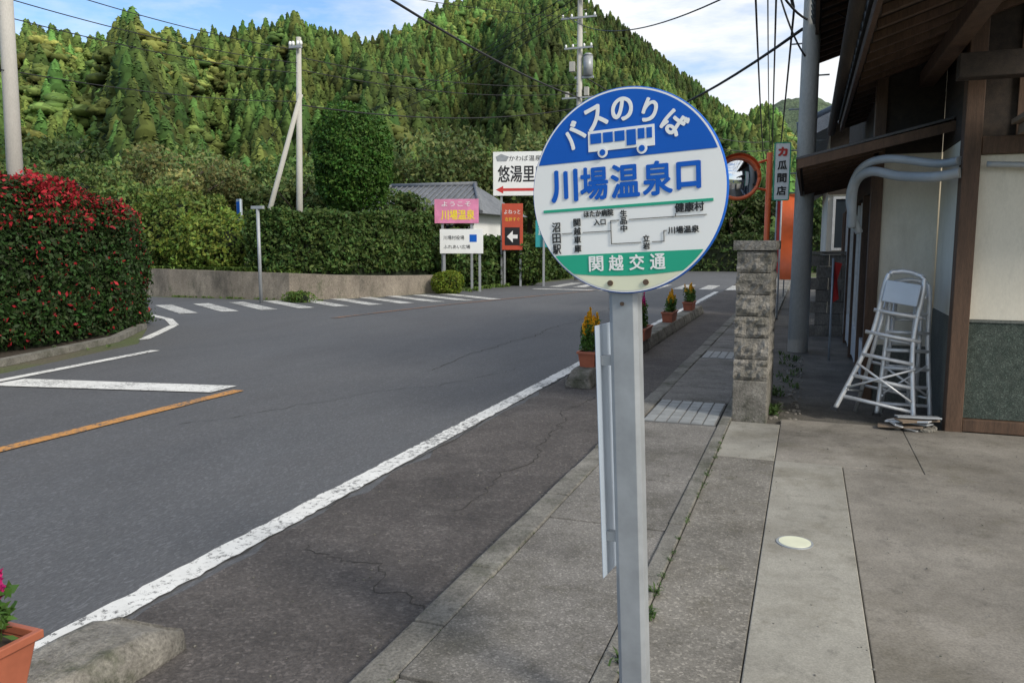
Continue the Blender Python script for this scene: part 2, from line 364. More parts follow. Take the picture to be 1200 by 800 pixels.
# ---------------------------------------------------------------- planters
def planter(x,y,z,L,wd,h,flower,plant_h=.3,nf=260,lean=0):
    e=empty('flower_planter',(x,y,z),(0,0,math.pi/2+lean))
    t=.84
    V=[]
    for s,zz in ((t,0),(1,h)):
        V+=[(-L/2*s,-wd/2*s,zz),(L/2*s,-wd/2*s,zz),(L/2*s,wd/2*s,zz),(-L/2*s,wd/2*s,zz)]
    pyd('tub',V,[(0,1,2,3),(0,4,5,1),(1,5,6,2),(2,6,7,3),(3,7,4,0)],M['terra'],e,bevel=.006)
    a,b=L/2+.012,wd/2+.012; r=.022
    boxes('rim',[(-a,a,-b,-b+r,h-.02,h+.008),(-a,a,b-r,b,h-.02,h+.008),(-a,-a+r,-b+r,b-r,h-.02,h+.008),(a-r,a,-b+r,b-r,h-.02,h+.008)],M['terra'],e,.003)
    box('soil',-L/2+.012,L/2-.012,-wd/2+.012,wd/2-.012,h-.05,h-.025,M['soil'],e)
    St=[];Pn=[];Pq=[]
    k=12
    for i in range(k):
        cx=rng.uniform(-L*.42,L*.42); cy=rng.uniform(-wd*.3,wd*.3); top=plant_h*rng.uniform(.7,1.1); lx,ly=rng.normal(0,.03,2)
        St.append(([(cx,cy,h-.03),(cx+lx*.5,cy+ly*.5,h+top*.5),(cx+lx,cy+ly,h+top)],.0035))
        m=85; tt=rng.uniform(.05,.85,m); ang=rng.uniform(0,6.28,m); rr=.02+.05*rng.uniform(0,1,m)*(1-tt*.5)
        Pn.append(np.column_stack([cx+lx*tt+np.cos(ang)*rr,cy+ly*tt+np.sin(ang)*rr,h+top*tt]))
        m=nf//k; tt=rng.uniform(.62,1.08,m); ang=rng.uniform(0,6.28,m); rr=.022*(1.15-tt)*2*rng.uniform(.3,1,m)
        Pq.append(np.column_stack([cx+lx*tt+np.cos(ang)*rr,cy+ly*tt+np.sin(ang)*rr,h+top*tt]))
    tubes('stems',St,M['trunk'],e,5)
    Pn=np.concatenate(Pn); V,F=leafquads(Pn,.024); bigmesh('leaves',V,F,cols((.07,.15,.03),len(Pn),.4),M['leaf'],e)
    Pq=np.concatenate(Pq); V,F=leafquads(Pq,.015,aspect=.7); bigmesh('flowers',V,F,cols(flower,len(Pq),.25),M['leaf'],e)
    return e
YE=(.78,.48,.03); MG=(.55,.03,.20)
planter(-2.42,1.47,.138,.62,.22,.20,MG,.19,420)
planter(-2.32,9.0,.185,.55,.2,.18,YE,.42,2000)
planter(-2.26,11.7,.185,.6,.2,.18,MG,.44,2200)
planter(-2.32,14.6,.185,.6,.2,.18,YE,.36,1500)
planter(-2.32,17.2,.185,.6,.2,.18,YE,.34,1500)

# ---------------------------------------------------------------- text helper
def text(name,body,cx,cz,w_,h_,mat,parent,y=-.01,rot=0,bold=0.0,ls=1.0):
    c=bpy.data.curves.new(name,'FONT'); c.body=body; c.align_x='CENTER'; c.align_y='CENTER'; c.size=1; c.extrude=.004; c.space_line=ls
    o=bpy.data.objects.new(name,c); COL.objects.link(o)
    bpy.context.view_layer.update()
    d=o.dimensions.copy(); bb=[Vector(b) for b in o.bound_box]
    mx=(bb[0].x+bb[6].x)/2; my=(bb[0].y+bb[6].y)/2
    w2,h2=w_-2*bold,h_-2*bold
    sx=w2/max(d.x,1e-3); sy=h2/max(d.y,1e-3)
    c.materials.append(mat)
    offs=[(0,0)] if not bold else [(0,0),(bold,bold*.5),(-bold,bold*.5),(bold,-bold*.5),(-bold,-bold*.5),(0,bold),(0,-bold)]
    for k,(ox,oz) in enumerate(offs):
        q=o if k==0 else link(bpy.data.objects.new(name+'_stroke',c))
        q.parent=parent
        q.matrix_local=Matrix.Translation((cx,y-.00006*k,cz))@Matrix.Rotation(rot,4,'Y')@Matrix.Translation((ox,0,oz))@Matrix.Rotation(math.pi/2,4,'X')@Matrix.Diagonal((sx,sy,.06,1))@Matrix.Translation((-mx,-my,0))
    return o

# ---------------------------------------------------------------- bus stop sign
bs=empty('bus_stop_sign',(-.509,2.338,1.750),(0,rad(-2.8),rad(-7)))
def disc(name,r,y0,y1,mat,parent,n=96,bev=0.0):
    V=[(r*math.cos(2*math.pi*i/n),y0,r*math.sin(2*math.pi*i/n)) for i in range(n)]+[(r*math.cos(2*math.pi*i/n),y1,r*math.sin(2*math.pi*i/n)) for i in range(n)]
    F=[tuple(range(n)),tuple(range(n,2*n))]+[(i,(i+1)%n,n+(i+1)%n,n+i) for i in range(n)]
    return pyd(name,V,F,mat,parent,bevel=bev)
disc('disc_rim',.298,-.004,.014,M['blue'],bs,96,.003)
disc('disc_face',.2945,-.006,-.0045,M['white'],bs)
def segment(name,r,z0,z1,mat,y=-.0072):
    pts=[]
    a0=math.asin(max(-1,min(1,z0/r))); a1=math.asin(max(-1,min(1,z1/r)))
    n=40
    for i in range(n+1):
        a=a0+(a1-a0)*i/n; pts.append((r*math.cos(a),r*math.sin(a)))
    for i in range(n+1):
        a=a1+(a0-a1)*i/n; pts.append((-r*math.cos(a),r*math.sin(a)))
    V=[(x,y,z) for x,z in pts]; return pyd(name,V,[tuple(range(len(V)))],mat,bs)
segment('blue_panel',.2895,.098,.2894,M['blue'])
segment('cream_panel',.2895,-.2894,-.178,M['cream'],-.0072)
pts=[];r=.2895
a0=math.asin(-.178/r)
for i in range(20):
    a=a0+(math.asin(-.235/r)-a0)*i/19; pts.append((r*math.cos(a),r*math.sin(a)))
xe=pts[-1][0]
low=[(xe*(1-2*i/30),-.235-.010*(1-(1-2*i/30)**2)) for i in range(1,30)]
pts=pts+low+[(-x,z) for x,z in pts[::-1]]
pyd('green_band',[(x,-.0085,z) for x,z in pts],[tuple(range(len(pts)))],M['green'],bs)
box('green_rule',-.262,.258,-.0085,-.0065,-.046,-.038,M['green'],bs)
for ch,a in zip('バスのりば',(-41,-20.5,0,20.5,41)):
    a=rad(a); text('letter',ch,.235*math.sin(a),.235*math.cos(a),.066 if ch!='り' else .044,.068,M['white'],bs,-.0092,a,.0024)
box('bus_body',-.108,.095,-.0095,-.0078,.122,.182,M['white'],bs,.0006)
boxes('bus_windows',[(-.10,-.066,-.0112,-.0098,.145,.174),(-.060,-.030,-.0112,-.0098,.145,.174),(-.024,.006,-.0112,-.0098,.145,.174),(.012,.040,-.0112,-.0098,.130,.174),(.046,.066,-.0112,-.0098,.145,.174),(.072,.088,-.0112,-.0098,.145,.174)],M['blue'],bs)
for x in (-.062,.058):
    o=disc('bus_wheel',.0155,-.0135,-.0115,M['white'],bs,24); o.location=(x,0,.117)
    o=disc('bus_hub',.009,-.0150,-.0138,M['blue'],bs,24); o.location=(x,0,.117)
for ch,x in zip('川場温泉口',(-.19,-.094,.003,.100,.190)):
    text('letter',ch,x,.030,.089 if ch!='口' else .070,.098 if ch!='口' else .078,M['blue'],bs,-.0085,0,.0034 if ch in '川口' else .0026)
for ch,x in zip('関越交通',(-.095,-.032,.032,.095)):
    text('letter',ch,x,-.207,.046,.046,M['white'],bs,-.0100,0,.0010)
def vtext(s,x,z0,z1,wd):
    n=len(s); st=(z0-z1)/n
    for i,ch in enumerate(s): text('letter',ch,x,z0-st*(i+.5),wd,st*.9,M['black'],bs,-.0085,0,.0006)
vtext('沼田駅',-.222,-.075,-.175,.028)
vtext('関越車庫',-.153,-.068,-.172,.023)
text('letter','ほたか病院',-.083,-.058,.094,.020,M['black'],bs,-.0085,0,.0006)
text('letter','入口',-.080,-.084,.038,.019,M['black'],bs,-.0085,0,.0006)
vtext('生品中',-.005,-.052,-.118,.021)
text('letter','健康村',.190,-.058,.084,.027,M['black'],bs,-.0085,0,.0008)
text('letter','川場温泉',.172,-.120,.09,.021,M['black'],bs,-.0085,0,.0006)
vtext('立岩',.062,-.128,-.172,.021)
t_=.0018
def rl(x0,z0,x1,z1):
    return (min(x0,x1)-t_/2,max(x0,x1)+t_/2,-.0095,-.0078,min(z0,z1)-t_/2,max(z0,z1)+t_/2)
boxes('route_lines',[rl(-.203,-.112,-.170,-.112),rl(-.134,-.112,-.045,-.112),rl(-.045,-.082,-.045,-.150),rl(-.045,-.082,-.020,-.082),rl(.012,-.082,.238,-.082),rl(-.045,-.150,.045,-.150),rl(.08,-.150,.115,-.150),rl(.115,-.120,.115,-.150),rl(.115,-.12,.122,-.12),rl(.150,-.082,.150,-.074)],M['black'],bs)
for x in (-.052,.058):
    o=disc('bolt',.0085,-.0125,-.007,M['bolt'],bs,12); o.location=(x,0,-.266)
XO=-.026
prof=[(-.045,.045),(-.045,.004),(-.032,-.006),(.033,-.006),(.045,.004),(.045,.045),(.040,.045),(.040,.006),(.031,-.001),(-.030,-.001),(-.040,.006),(-.040,.045)]
zt,zb=-.285,-1.80; oy=.024
n=len(prof); V=[(x+XO,y+oy,zt) for x,y in prof]+[(x+XO*1.3,y+oy,zb) for x,y in prof]
pyd('channel_post',V,[tuple(range(n)),tuple(range(n,2*n))]+[(i,(i+1)%n,n+(i+1)%n,n+i) for i in range(n)],M['galv'],bs,bevel=.0012)
box('mounting_plate',XO-.044,XO+.040,.0165,.0175,-.30,-.05,M['galv'],bs)
box('timetable_plate',XO-.085,XO-.0815,.0,.30,-1.19,-.395,M['galvl'],bs,.001)
boxes('plate_bracket',[(XO-.0805,XO-.047,.035,.06,-.52,-.49),(XO-.0805,XO-.047,.035,.06,-1.08,-1.05)],M['galv'],bs)
o=disc('post_bolt',.006,.012,.018,M['bolt'],bs,10); o.location=(XO,0,-.33)
box('foot_plate',XO-.09,XO+.09,-.05,.13,-1.80,-1.775,M['galv'],bs,.003)

# ---------------------------------------------------------------- stone gate wall
gp=empty('stone_block_wall')
def rough(name,x0,x1,y0,y1,z0,z1,amp,mat,parent,cut=.03):
    bm=bmesh.new()
    nx=max(2,int((x1-x0)/cut)); ny=max(2,int((y1-y0)/cut)); nz=max(2,int((z1-z0)/cut))
    def face(o,u,v,nu,nv):
        g=[[bm.verts.new(Vector(o)+Vector(u)*i/nu+Vector(v)*j/nv) for j in range(nv+1)] for i in range(nu+1)]
        for i in range(nu):
            for j in range(nv): bm.faces.new((g[i][j],g[i+1][j],g[i+1][j+1],g[i][j+1]))
    X,Y,Z=(x1-x0,0,0),(0,y1-y0,0),(0,0,z1-z0)
    face((x0,y0,z0),X,Z,nx,nz); face((x0,y1,z0),Z,X,nz,nx); face((x0,y0,z0),Z,Y,nz,ny); face((x1,y0,z0),Y,Z,ny,nz); face((x0,y0,z1),X,Y,nx,ny); face((x0,y0,z0),Y,X,ny,nx)
    bmesh.ops.remove_doubles(bm,verts=bm.verts,dist=.001)
    c=Vector(((x0+x1)/2,(y0+y1)/2,(z0+z1)/2))
    for v in bm.verts:
        p=v.co; l=lump(np.array([[p.x*16+c.z*9,p.y*16,p.z*16]]))[0]+.8*lump(np.array([[p.x*41,p.y*41+3,p.z*41]]))[0]
        edge=min(1,min(p.z-z0,z1-p.z)/.03)
        d=(p-c); d.z*=.2; d=d.normalized() if d.length>0 else d
        if amp: v.co=p+d*(amp*(l*.7+.5)*max(0,edge)+0)
    bmesh.ops.recalc_face_normals(bm,faces=bm.faces)
    me=bpy.data.meshes.new(name); bm.to_mesh(me); bm.free(); me.materials.append(mat)
    return link(bpy.data.objects.new(name,me),parent)
gx0,gx1,gy0,gy1=-.585,-.275,7.2,8.45
box('base',gx0+.005,gx1-.005,gy0+.005,gy1-.005,-.02,.40,M['kerb_l'],gp,.012)
z=.404
for i in range(6):
    rough('course_%d'%i,gx0+.014,gx1-.014,gy0+.014,gy1-.014,z,z+.182,.030,M['stone'],gp); z+=.189
rough('cap',gx0-.02,gx1+.02,gy0-.02,gy1+.02,z+.002,z+.085,.012,M['stone'],gp)

# ---------------------------------------------------------------- utility poles
def steps(x,y,z0,z1,r):
    P=[];z=z0;k=0
    while z<z1:
        s=1 if k%2 else -1; P.append(([(x+s*r*.5,y,z),(x+s*(r+.14),y,z)],.012)); z+=.45;k+=1
    return P
def upole(x,y,h,r,mat,arms=(),lean=(0,0),trans=False,st=True):
    e=empty('utility_pole',(x,y,0),(lean[0],lean[1],0))
    tubes('shaft',[([(0,0,-.3),(0,0,h)],[r,r*.68])],mat,e,20)
    if st: tubes('climbing_steps',steps(0,0,2.6,h-.5,r*.85),M['galv'],e,6)
    for (z,l) in arms:
        boxes('crossarm',[(-l/2,l/2,-r-.09,-r-.01,z-.035,z+.035)],M['galv'],e)
        for s in (-.45,-.2,.2,.45):
            tubes('insulator',[([(s*l,-r-.05,z+.035),(s*l,-r-.05,z+.09),(s*l,-r-.05,z+.16)],[.03,.05,.03])],M['white'],e,10)
    if trans:
        tubes('transformer',[([(.36,0,h-3.7),(.36,0,h-2.9)],.2)],M['galv'],e,18)
        tubes('transformer_cap',[([(.36,0,h-2.895),(.36,0,h-2.8)],[.22,.12])],M['galv'],e,18)
        boxes('transformer_bracket',[(-.2,.6,-.05,.05,h-3.8,h-3.71)],M['galv'],e)
        boxes('fuse_box',[(-.42,-.2,-.12,.1,h-3.5,h-3.1),(-.6,-.45,-.1,.05,h-4.6,h-4.3),(.22,.4,-.1,.1,h-4.5,h-4.15)],M['poledk'],e,.01)
        boxes('equipment_arm',[(-.7,.7,-.2,-.14,h-4.62,h-4.56)],M['galv'],e)
    return e
upole(-14.8,11.6,10.5,.16,M['pole'],[(9.4,1.6)],lean=(0,rad(1.6)),st=False)
p2=upole(-14.3,20.3,7.5,.105,M['poledk'],[(7.2,.4)],lean=(0,rad(1.8)),st=False)
tubes('brace',[([(.1,-.05,5.9),(-1.55,-.5,0)],[.065,.085])],M['poledk'],p2,14)
upole(-9.25,33.2,12.2,.15,M['poledk'],[(11.6,1.8),(10.8,1.5),(9.6,1.2)],trans=True)
upole(-.08,12.4,9,.145,M['pole'],[(5.3,1.2),(7.2,1.6)],lean=(0,0))
W=[]
def wire(a,b,sag,r=.012,n=24):
    a=Vector(a);b=Vector(b); W.append(([a.lerp(b,i/n)-Vector((0,0,sag*4*(i/n)*(1-i/n))) for i in range(n+1)],r))
wire((-9.2,33,7.6),(-7.3,-6,7.4),.9,.030)
for k,dz in enumerate((0,.35,.8,-1.0)): wire((-14.6,11.6,5.9+dz),(-14.1,20.3,6.5+dz*.8),.15,.011)
for k,dz in enumerate((0,.35,.8,-1.0)): wire((-14.6,11.6,5.9+dz),(-20,-5,6.5+dz),.3,.011)
for dz in (0,.35): wire((-14.1,20.3,6.6+dz),(-9.25,33.0,7.8+dz),.35,.014)
wire((-14.1,20.3,5.6),(-9.25,33.0,7.2),.4,.02); wire((-14.1,20.3,6.3),(-26,34,6.5),.4,.012)
for dx,z,s in ((-.5,5.4,.5),(-.8,5.4,.8),(-.25,4.85,.6),(-.7,7.3,.6),(.7,7.3,.6)):
    wire((-.08+dx,12.2,z),(-.9+dx,-14,z+1.2),s,.014 if z>5 else .024)
    wire((-.08+dx,12.4,z),(-2.2+dx,62,z+1.6),s*1.6,.018)
for dx,z in ((-.7,11.7),(.0,11.7),(.7,11.7),(-.5,10.9)):
    wire((-9.25+dx,33.1,z),(-.08+dx*.8,12.2,7.35 if z>11 else 5.4),.7,.015)
    wire((-9.25+dx,33.1,z),(-40,60,z),.9,.016)
    wire((-9.25+dx,33.1,z),(-22,8,z-.5),.9,.013)
for z in (8.6,8.0): wire((-9.25,33.1,z),(-3,62,z+.3),.9,.025)
wire((-.2,12.4,5.2),(.9,10.5,4.0),.15,.012); wire((-.2,12.4,4.6),(-9.2,33,7),.8,.024)
wire((-.15,12.3,5.0),(-1.3,4,6.3),.55,.018); wire((-.15,12.3,4.7),(-1.5,4,7.0),.9,.016); wire((-.15,12.3,5.3),(-2.6,6,7.6),.3,.012)
wire((-.6,12.2,5.3),(-.15,12.3,4.2),.12,.014)
tubes('overhead_wires',W,M['wire'],None,5)

# ---------------------------------------------------------------- signs along the far corner
def board(name,x,y,z,wd,h,mat,face,parts,postx=(),postz=0,thick=.05):
    e=empty(name,(x,y,z),(0,0,face))
    box('panel',-wd/2,wd/2,-thick/2,thick/2,-h/2,h/2,mat,e,.005)
    for px in postx: box('post',px-.035,px+.035,thick/2+.003,thick/2+.075,-z+postz,h/2,M['galv'],e)
    for p in parts: p(e)
    return e
fc=rad(12)
board('white_signboard',-10.03,28.3,4.15,2.2,1.6,M['white'],fc,[
  lambda e:text('letters','悠湯里庵',.0,.0,1.85,.62,M['black'],e,-.032,0,.008),
  lambda e:text('small','かわば温泉',.1,.56,1.2,.2,M['black'],e,-.032),
  lambda e:pyd('emblem',[(-.95,-.03,.45),(-.6,-.03,.45),(-.5,-.03,.62),(-.8,-.03,.72),(-1.0,-.03,.62)],[(0,1,2,3,4)],M['galv'],e),
  lambda e:pyd('arrow',[(-1.0,-.03,-.58),(-.72,-.03,-.44),(-.72,-.03,-.53),(.6,-.03,-.53),(.6,-.03,-.63),(-.72,-.03,-.63),(-.72,-.03,-.72)],[(0,1,2,3,4,5,6)],M['red'],e)],(-.8,.8))
board('orange_signboard',-10.32,28.0,2.2,.78,1.7,M['ored'],fc,[
  lambda e:text('letters','よねっと',0,.55,.6,.16,M['white'],e,-.032),
  lambda e:text('sub','左折すぐ',0,.28,.55,.13,M['yel'],e,-.032),
  lambda e:box('arrow_box',-.28,.28,-.031,-.026,-.68,-.02,M['black'],e),
  lambda e:pyd('arrow',[(-.2,-.034,-.36),(.02,-.034,-.14),(.02,-.034,-.29),(.2,-.034,-.29),(.2,-.034,-.43),(.02,-.034,-.43),(.02,-.034,-.58)],[(0,1,2,3,4,5,6)],M['white'],e)],(-.3,.3))
board('teal_signboard',-9.3,28.6,1.95,.6,1.0,M['teal'],fc,[lambda e:text('letters','直売',0,.1,.4,.3,M['white'],e,-.032)],(0,))
board('pink_signboard',-11.1,24.7,2.66,1.5,.80,M['pink'],fc,[
  lambda e:text('letters','川場温泉',.05,-.12,1.15,.34,M['yel'],e,-.032,0,.008),
  lambda e:text('sub','ようこそ',0,.24,1.0,.16,M['white'],e,-.032)],(-.5,.5))
board('white_signboard',-10.75,24.3,1.66,1.45,.80,M['white'],fc,[
  lambda e:box('blue_mark',.28,.52,-.031,-.026,-.02,.22,M['blue'],e),
  lambda e:text('letters','ふれあい広場',-.15,-.18,.9,.13,M['black'],e,-.032),
  lambda e:text('sub','川場村役場',-.25,.12,.7,.14,M['black'],e,-.032)],(-.6,.6))
sp=empty('sign_post',(-13.75,17.75,0))
tubes('post',[([(0,0,0),(0,0,2.55)],.045)],M['galv'],sp,14)
box('head',-.18,.18,-.05,.05,2.5,2.58,M['galv'],sp)
board('road_sign',-16.9,20.9,2.6,.3,.75,M['galvl'],rad(-30),[lambda e:box('inner_board',-.12,.12,-.031,-.026,-.3,.3,M['blue'],e)],(0,))

# convex mirror
cm=empty('traffic_mirror',(-.62,13.3,0))
tubes('post',[([(0,0,0),(0,0,3.0)],.045)],M['orange'],cm,14)
h=empty('mirror_head',(-.46,-.12,2.62),(0,0,.15)); h.parent=cm
n=40
V=[]
prof=[(.07,-.066),(.15,-.055),(.23,-.035),(.32,0)]
for r,yy in prof:
    for i in range(n): V.append((r*math.cos(2*math.pi*i/n),yy,r*math.sin(2*math.pi*i/n)))
F=[tuple(range(n))]+[(k*n+i,k*n+(i+1)%n,(k+1)*n+(i+1)%n,(k+1)*n+i) for k in range(3) for i in range(n)]
pyd('mirror_face',V,F,M['mirror'],h,True)
ring=[(.325*math.cos(2*math.pi*i/n),0,.325*math.sin(2*math.pi*i/n)) for i in range(n+1)]
tubes('rim',[(ring,.030)],M['orange'],h,8)
tubes('back',[([(0,.01,0),(0,.07,0)],[.31,.2])],M['orange'],h,32)
V=[];F=[]
for i in range(21):
    a=math.pi*(.12+.76*i/20); V+=[(.35*math.cos(a),.0,.35*math.sin(a)),(.36*math.cos(a),-.13,.37*math.sin(a))]
for i in range(20): F.append((2*i,2*i+1,2*i+3,2*i+2))
pyd('hood',V,F,M['orange'],h)
tubes('arms',[([(0,0,2.9),(-.4,-.03,2.78)],.02),([(0,0,2.42),(-.4,-.03,2.5)],.02)],M['orange'],cm,8)
vs=board('vertical_shop_sign',-.40,12.3,2.62,.20,.80,M['white'],rad(8),[
  lambda e:text('letters','力',0,.28,.13,.13,M['red'],e,-.035,0,.010),
  lambda e:text('letters2','瓜',0,.09,.13,.13,M['black'],e,-.035,0,.004),
  lambda e:text('letters3','間',0,-.09,.13,.13,M['black'],e,-.035,0,.004),
  lambda e:text('letters4','店',0,-.27,.13,.13,M['black'],e,-.035,0,.004),
  lambda e:boxes('frame',[(-.113,-.101,-.03,.03,-.40,.40),(.101,.113,-.03,.03,-.40,.40),(-.101,.101,-.03,.03,.398,.41),(-.101,.101,-.03,.03,-.41,-.398)],M['green'],e)])
tubes('bracket',[([(.08,.03,.3),(.30,.08,.3)],.012),([(.08,.03,-.3),(.30,.08,-.3)],.012)],M['galv'],vs,6)
# roadside banners beyond the wall
for (bx,by,mt) in ((-.55,17.5,'orange'),(-.75,20.5,'red'),(-.62,24.5,'orange')):
    bn=empty('shop_banner',(bx,by,0)); tubes('pole',[([(0,0,0),(0,0,2.7)],.018),([(0,0,2.62),(.5,0,2.62)],.012)],M['galv'],bn,8)
    V=[];F=[]
    for i in range(13):
        zz=2.6-1.75*i/12; wv=.05*math.sin(i*.9+bx*9)
        V+=[(.02,0,zz),(.24,wv,zz),(.46,wv*1.6+.02,zz)]
    for i in range(12):
        for j in (0,1): F.append((3*i+j,3*i+j+1,3*i+j+4,3*i+j+3))
    pyd('cloth',V,F,M[mt],bn,True)

# ---------------------------------------------------------------- wooden house on the right
hs=empty('wooden_house')
box('front_plaster',1.26,6,7.42,7.55,.98,2.30,M['plaster'],hs)
box('front_dado',1.26,6,7.41,7.55,.16,.955,M['green_granite'],hs)
box('front_sill',1.26,6,7.36,7.55,.05,.155,M['wood'],hs,.006)
box('front_rail',1.26,6,7.40,7.55,.957,.977,M['greyband'],hs)
box('corner_post',1.13,1.258,7.34,7.50,.03,3.35,M['wood'],hs,.006)
box('lintel',1.262,6,7.36,7.53,2.303,2.44,M['wood'],hs,.006)
box('upper_panel',1.262,6,7.43,7.53,2.443,3.6,M['woodx'],hs)
boxes('panel_battens',[(1.5+i*.42,1.545+i*.42,7.405,7.428,2.445,3.6) for i in range(10)],M['wood'],hs)
boxes('tie_beams',[(1.0,6,6.9,7.05,2.82,3.0)],M['woodx'],hs,.006)
box('window_hood',1.45,6,6.62,7.35,2.52,2.56,M['woodl'],hs,.004)
boxes('hood_brackets',[(1.5,1.56,6.64,7.35,2.44,2.515),(2.6,2.66,6.64,7.35,2.44,2.515)],M['woodl'],hs)
box('jog_plaster',1.16,1.255,7.505,8.62,.98,2.45,M['plaster'],hs)
box('jog_upper',1.155,1.255,7.505,8.62,2.453,3.3,M['woodx'],hs)
box('jog_dado',1.155,1.255,7.505,8.62,.03,.977,M['greyband'],hs)
box('bay_plaster',.66,1.15,8.625,8.72,.60,2.45,M['plaster'],hs)
box('bay_upper',.66,1.15,8.622,8.72,2.453,3.3,M['woodx'],hs)
box('bay_dado',.66,1.15,8.62,8.72,.03,.597,M['greyband'],hs)
box('bay_post',.555,.658,8.59,8.74,.03,3.3,M['wood'],hs,.005)
box('side_wall',.62,.72,8.745,16,2.15,4.4,M['woodx'],hs)
boxes('door_posts',[(.58,.70,y,y+.1,.03,2.145) for y in (10.2,11.9,13.6,15.3,16.0)],M['wood'],hs)
boxes('door_glass',[(.64,.66,y,y+1.55,.5,2.1) for y in (8.75,10.32,12.02,13.72)],M['glass'],hs)
boxes('door_frames',[(.61,.69,y+k,y+k+.05,.08,2.1) for y in (8.75,10.32,12.02,13.72) for k in (0,.75,1.48)]+[(.612,.688,y+.052,y+1.478,.10,.495) for y in (8.75,10.32,12.02,13.72)],M['alu'],hs)
box('back_volume',.74,6,8.75,15.9,0,4.3,M['plaster'],hs)
def slope(name,x0,z0,x1,z1,y0,y1,th,mat,parent,bevel=0):
    V=[(x0,y0,z0),(x1,y0,z1),(x1,y1,z1),(x0,y1,z0),(x0,y0,z0+th),(x1,y0,z1+th),(x1,y1,z1+th),(x0,y1,z0+th)]
    return pyd(name,V,BF,mat,parent,bevel=bevel)
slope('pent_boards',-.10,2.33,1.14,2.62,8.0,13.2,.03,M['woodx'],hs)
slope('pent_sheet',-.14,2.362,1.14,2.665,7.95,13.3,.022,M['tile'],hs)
slope('pent_barge',-.13,2.28,1.16,2.57,7.955,7.995,.085,M['wood'],hs)
for i in range(12):
    y=8.15+i*.44; slope('pent_rafter',-.08,2.275,.60,2.435,y,y+.05,.055,M['wood'],hs)
box('pent_fascia',-.135,-.103,8.0,13.2,2.27,2.345,M['wood'],hs)
y0,y1=5.0,11.4
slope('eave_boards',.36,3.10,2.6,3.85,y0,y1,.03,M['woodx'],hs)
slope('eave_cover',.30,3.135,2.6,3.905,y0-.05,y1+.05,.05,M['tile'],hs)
y=y0+.05
while y<y1: slope('eave_rafter',.38,3.045,2.5,3.755,y,y+.06,.056,M['wood'],hs); y+=.36
box('eave_fascia',.325,.358,y0,y1,3.03,3.13,M['wood'],hs)
L=[]
y=y0
while y<y1+.05: L.append(([(.24,y,3.20),(.9,y,3.425),(2.6,y,3.99)],.065)); y+=.27
tubes('eave_tiles',L,M['tile'],hs,10)
boxes('purlin',[(.92,1.05,y0+.3,y1,3.06,3.19)],M['wood'],hs,.006)
tubes('eave_gutter',[([(.22,y0,3.06),(.22,y1,3.03)],.05)],M['woodx'],hs,10)
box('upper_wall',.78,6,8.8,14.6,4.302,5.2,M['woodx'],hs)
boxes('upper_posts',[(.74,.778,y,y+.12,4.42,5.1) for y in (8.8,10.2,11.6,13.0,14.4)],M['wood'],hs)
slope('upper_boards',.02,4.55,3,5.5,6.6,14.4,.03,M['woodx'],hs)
slope('upper_cover',-.04,4.585,3,5.585,6.5,14.5,.05,M['tile'],hs)
y=6.65
while y<14.3: slope('upper_rafter',.04,4.495,2.9,5.405,y,y+.06,.056,M['wood'],hs); y+=.4
box('upper_fascia',-.03,.015,6.6,14.4,4.48,4.6,M['wood'],hs)
boxes('upper_purlins',[(.48,.6,6.7,14.2,4.50,4.62)],M['wood'],hs)
L=[];y=6.5
while y<14.5: L.append(([(-.08,y,4.65),(3,y,5.66)],.065)); y+=.27
tubes('upper_tiles',L,M['tile'],hs,8)
def bez(P,n=10):
    P=[Vector(p) for p in P]; out=[]
    for i in range(len(P)-1):
        p0=P[max(i-1,0)];p1=P[i];p2=P[i+1];p3=P[min(i+2,len(P)-1)]
        for k in range(n):
            t=k/n; out.append(.5*((2*p1)+(-p0+p2)*t+(2*p0-5*p1+4*p2-p3)*t*t+(-p0+3*p1-3*p2+p3)*t**3))
    out.append(P[-1]); return out
tubes('grey_ducts',[(bez([(1.12,7.34,2.16),(.95,7.45,2.14),(.72,7.8,2.18),(.50,8.0,2.24),(.38,8.2,2.13),(.38,8.3,1.75)]),.042),
                    (bez([(1.12,7.40,2.26),(.98,7.6,2.26),(.62,7.9,2.34),(.42,8.1,2.27),(.35,8.25,2.0),(.45,8.35,1.7)]),.036),
                    (bez([(1.30,7.33,2.22),(1.9,7.30,2.19),(2.6,7.30,2.19)]),.022)],M['pvc'],hs,14)

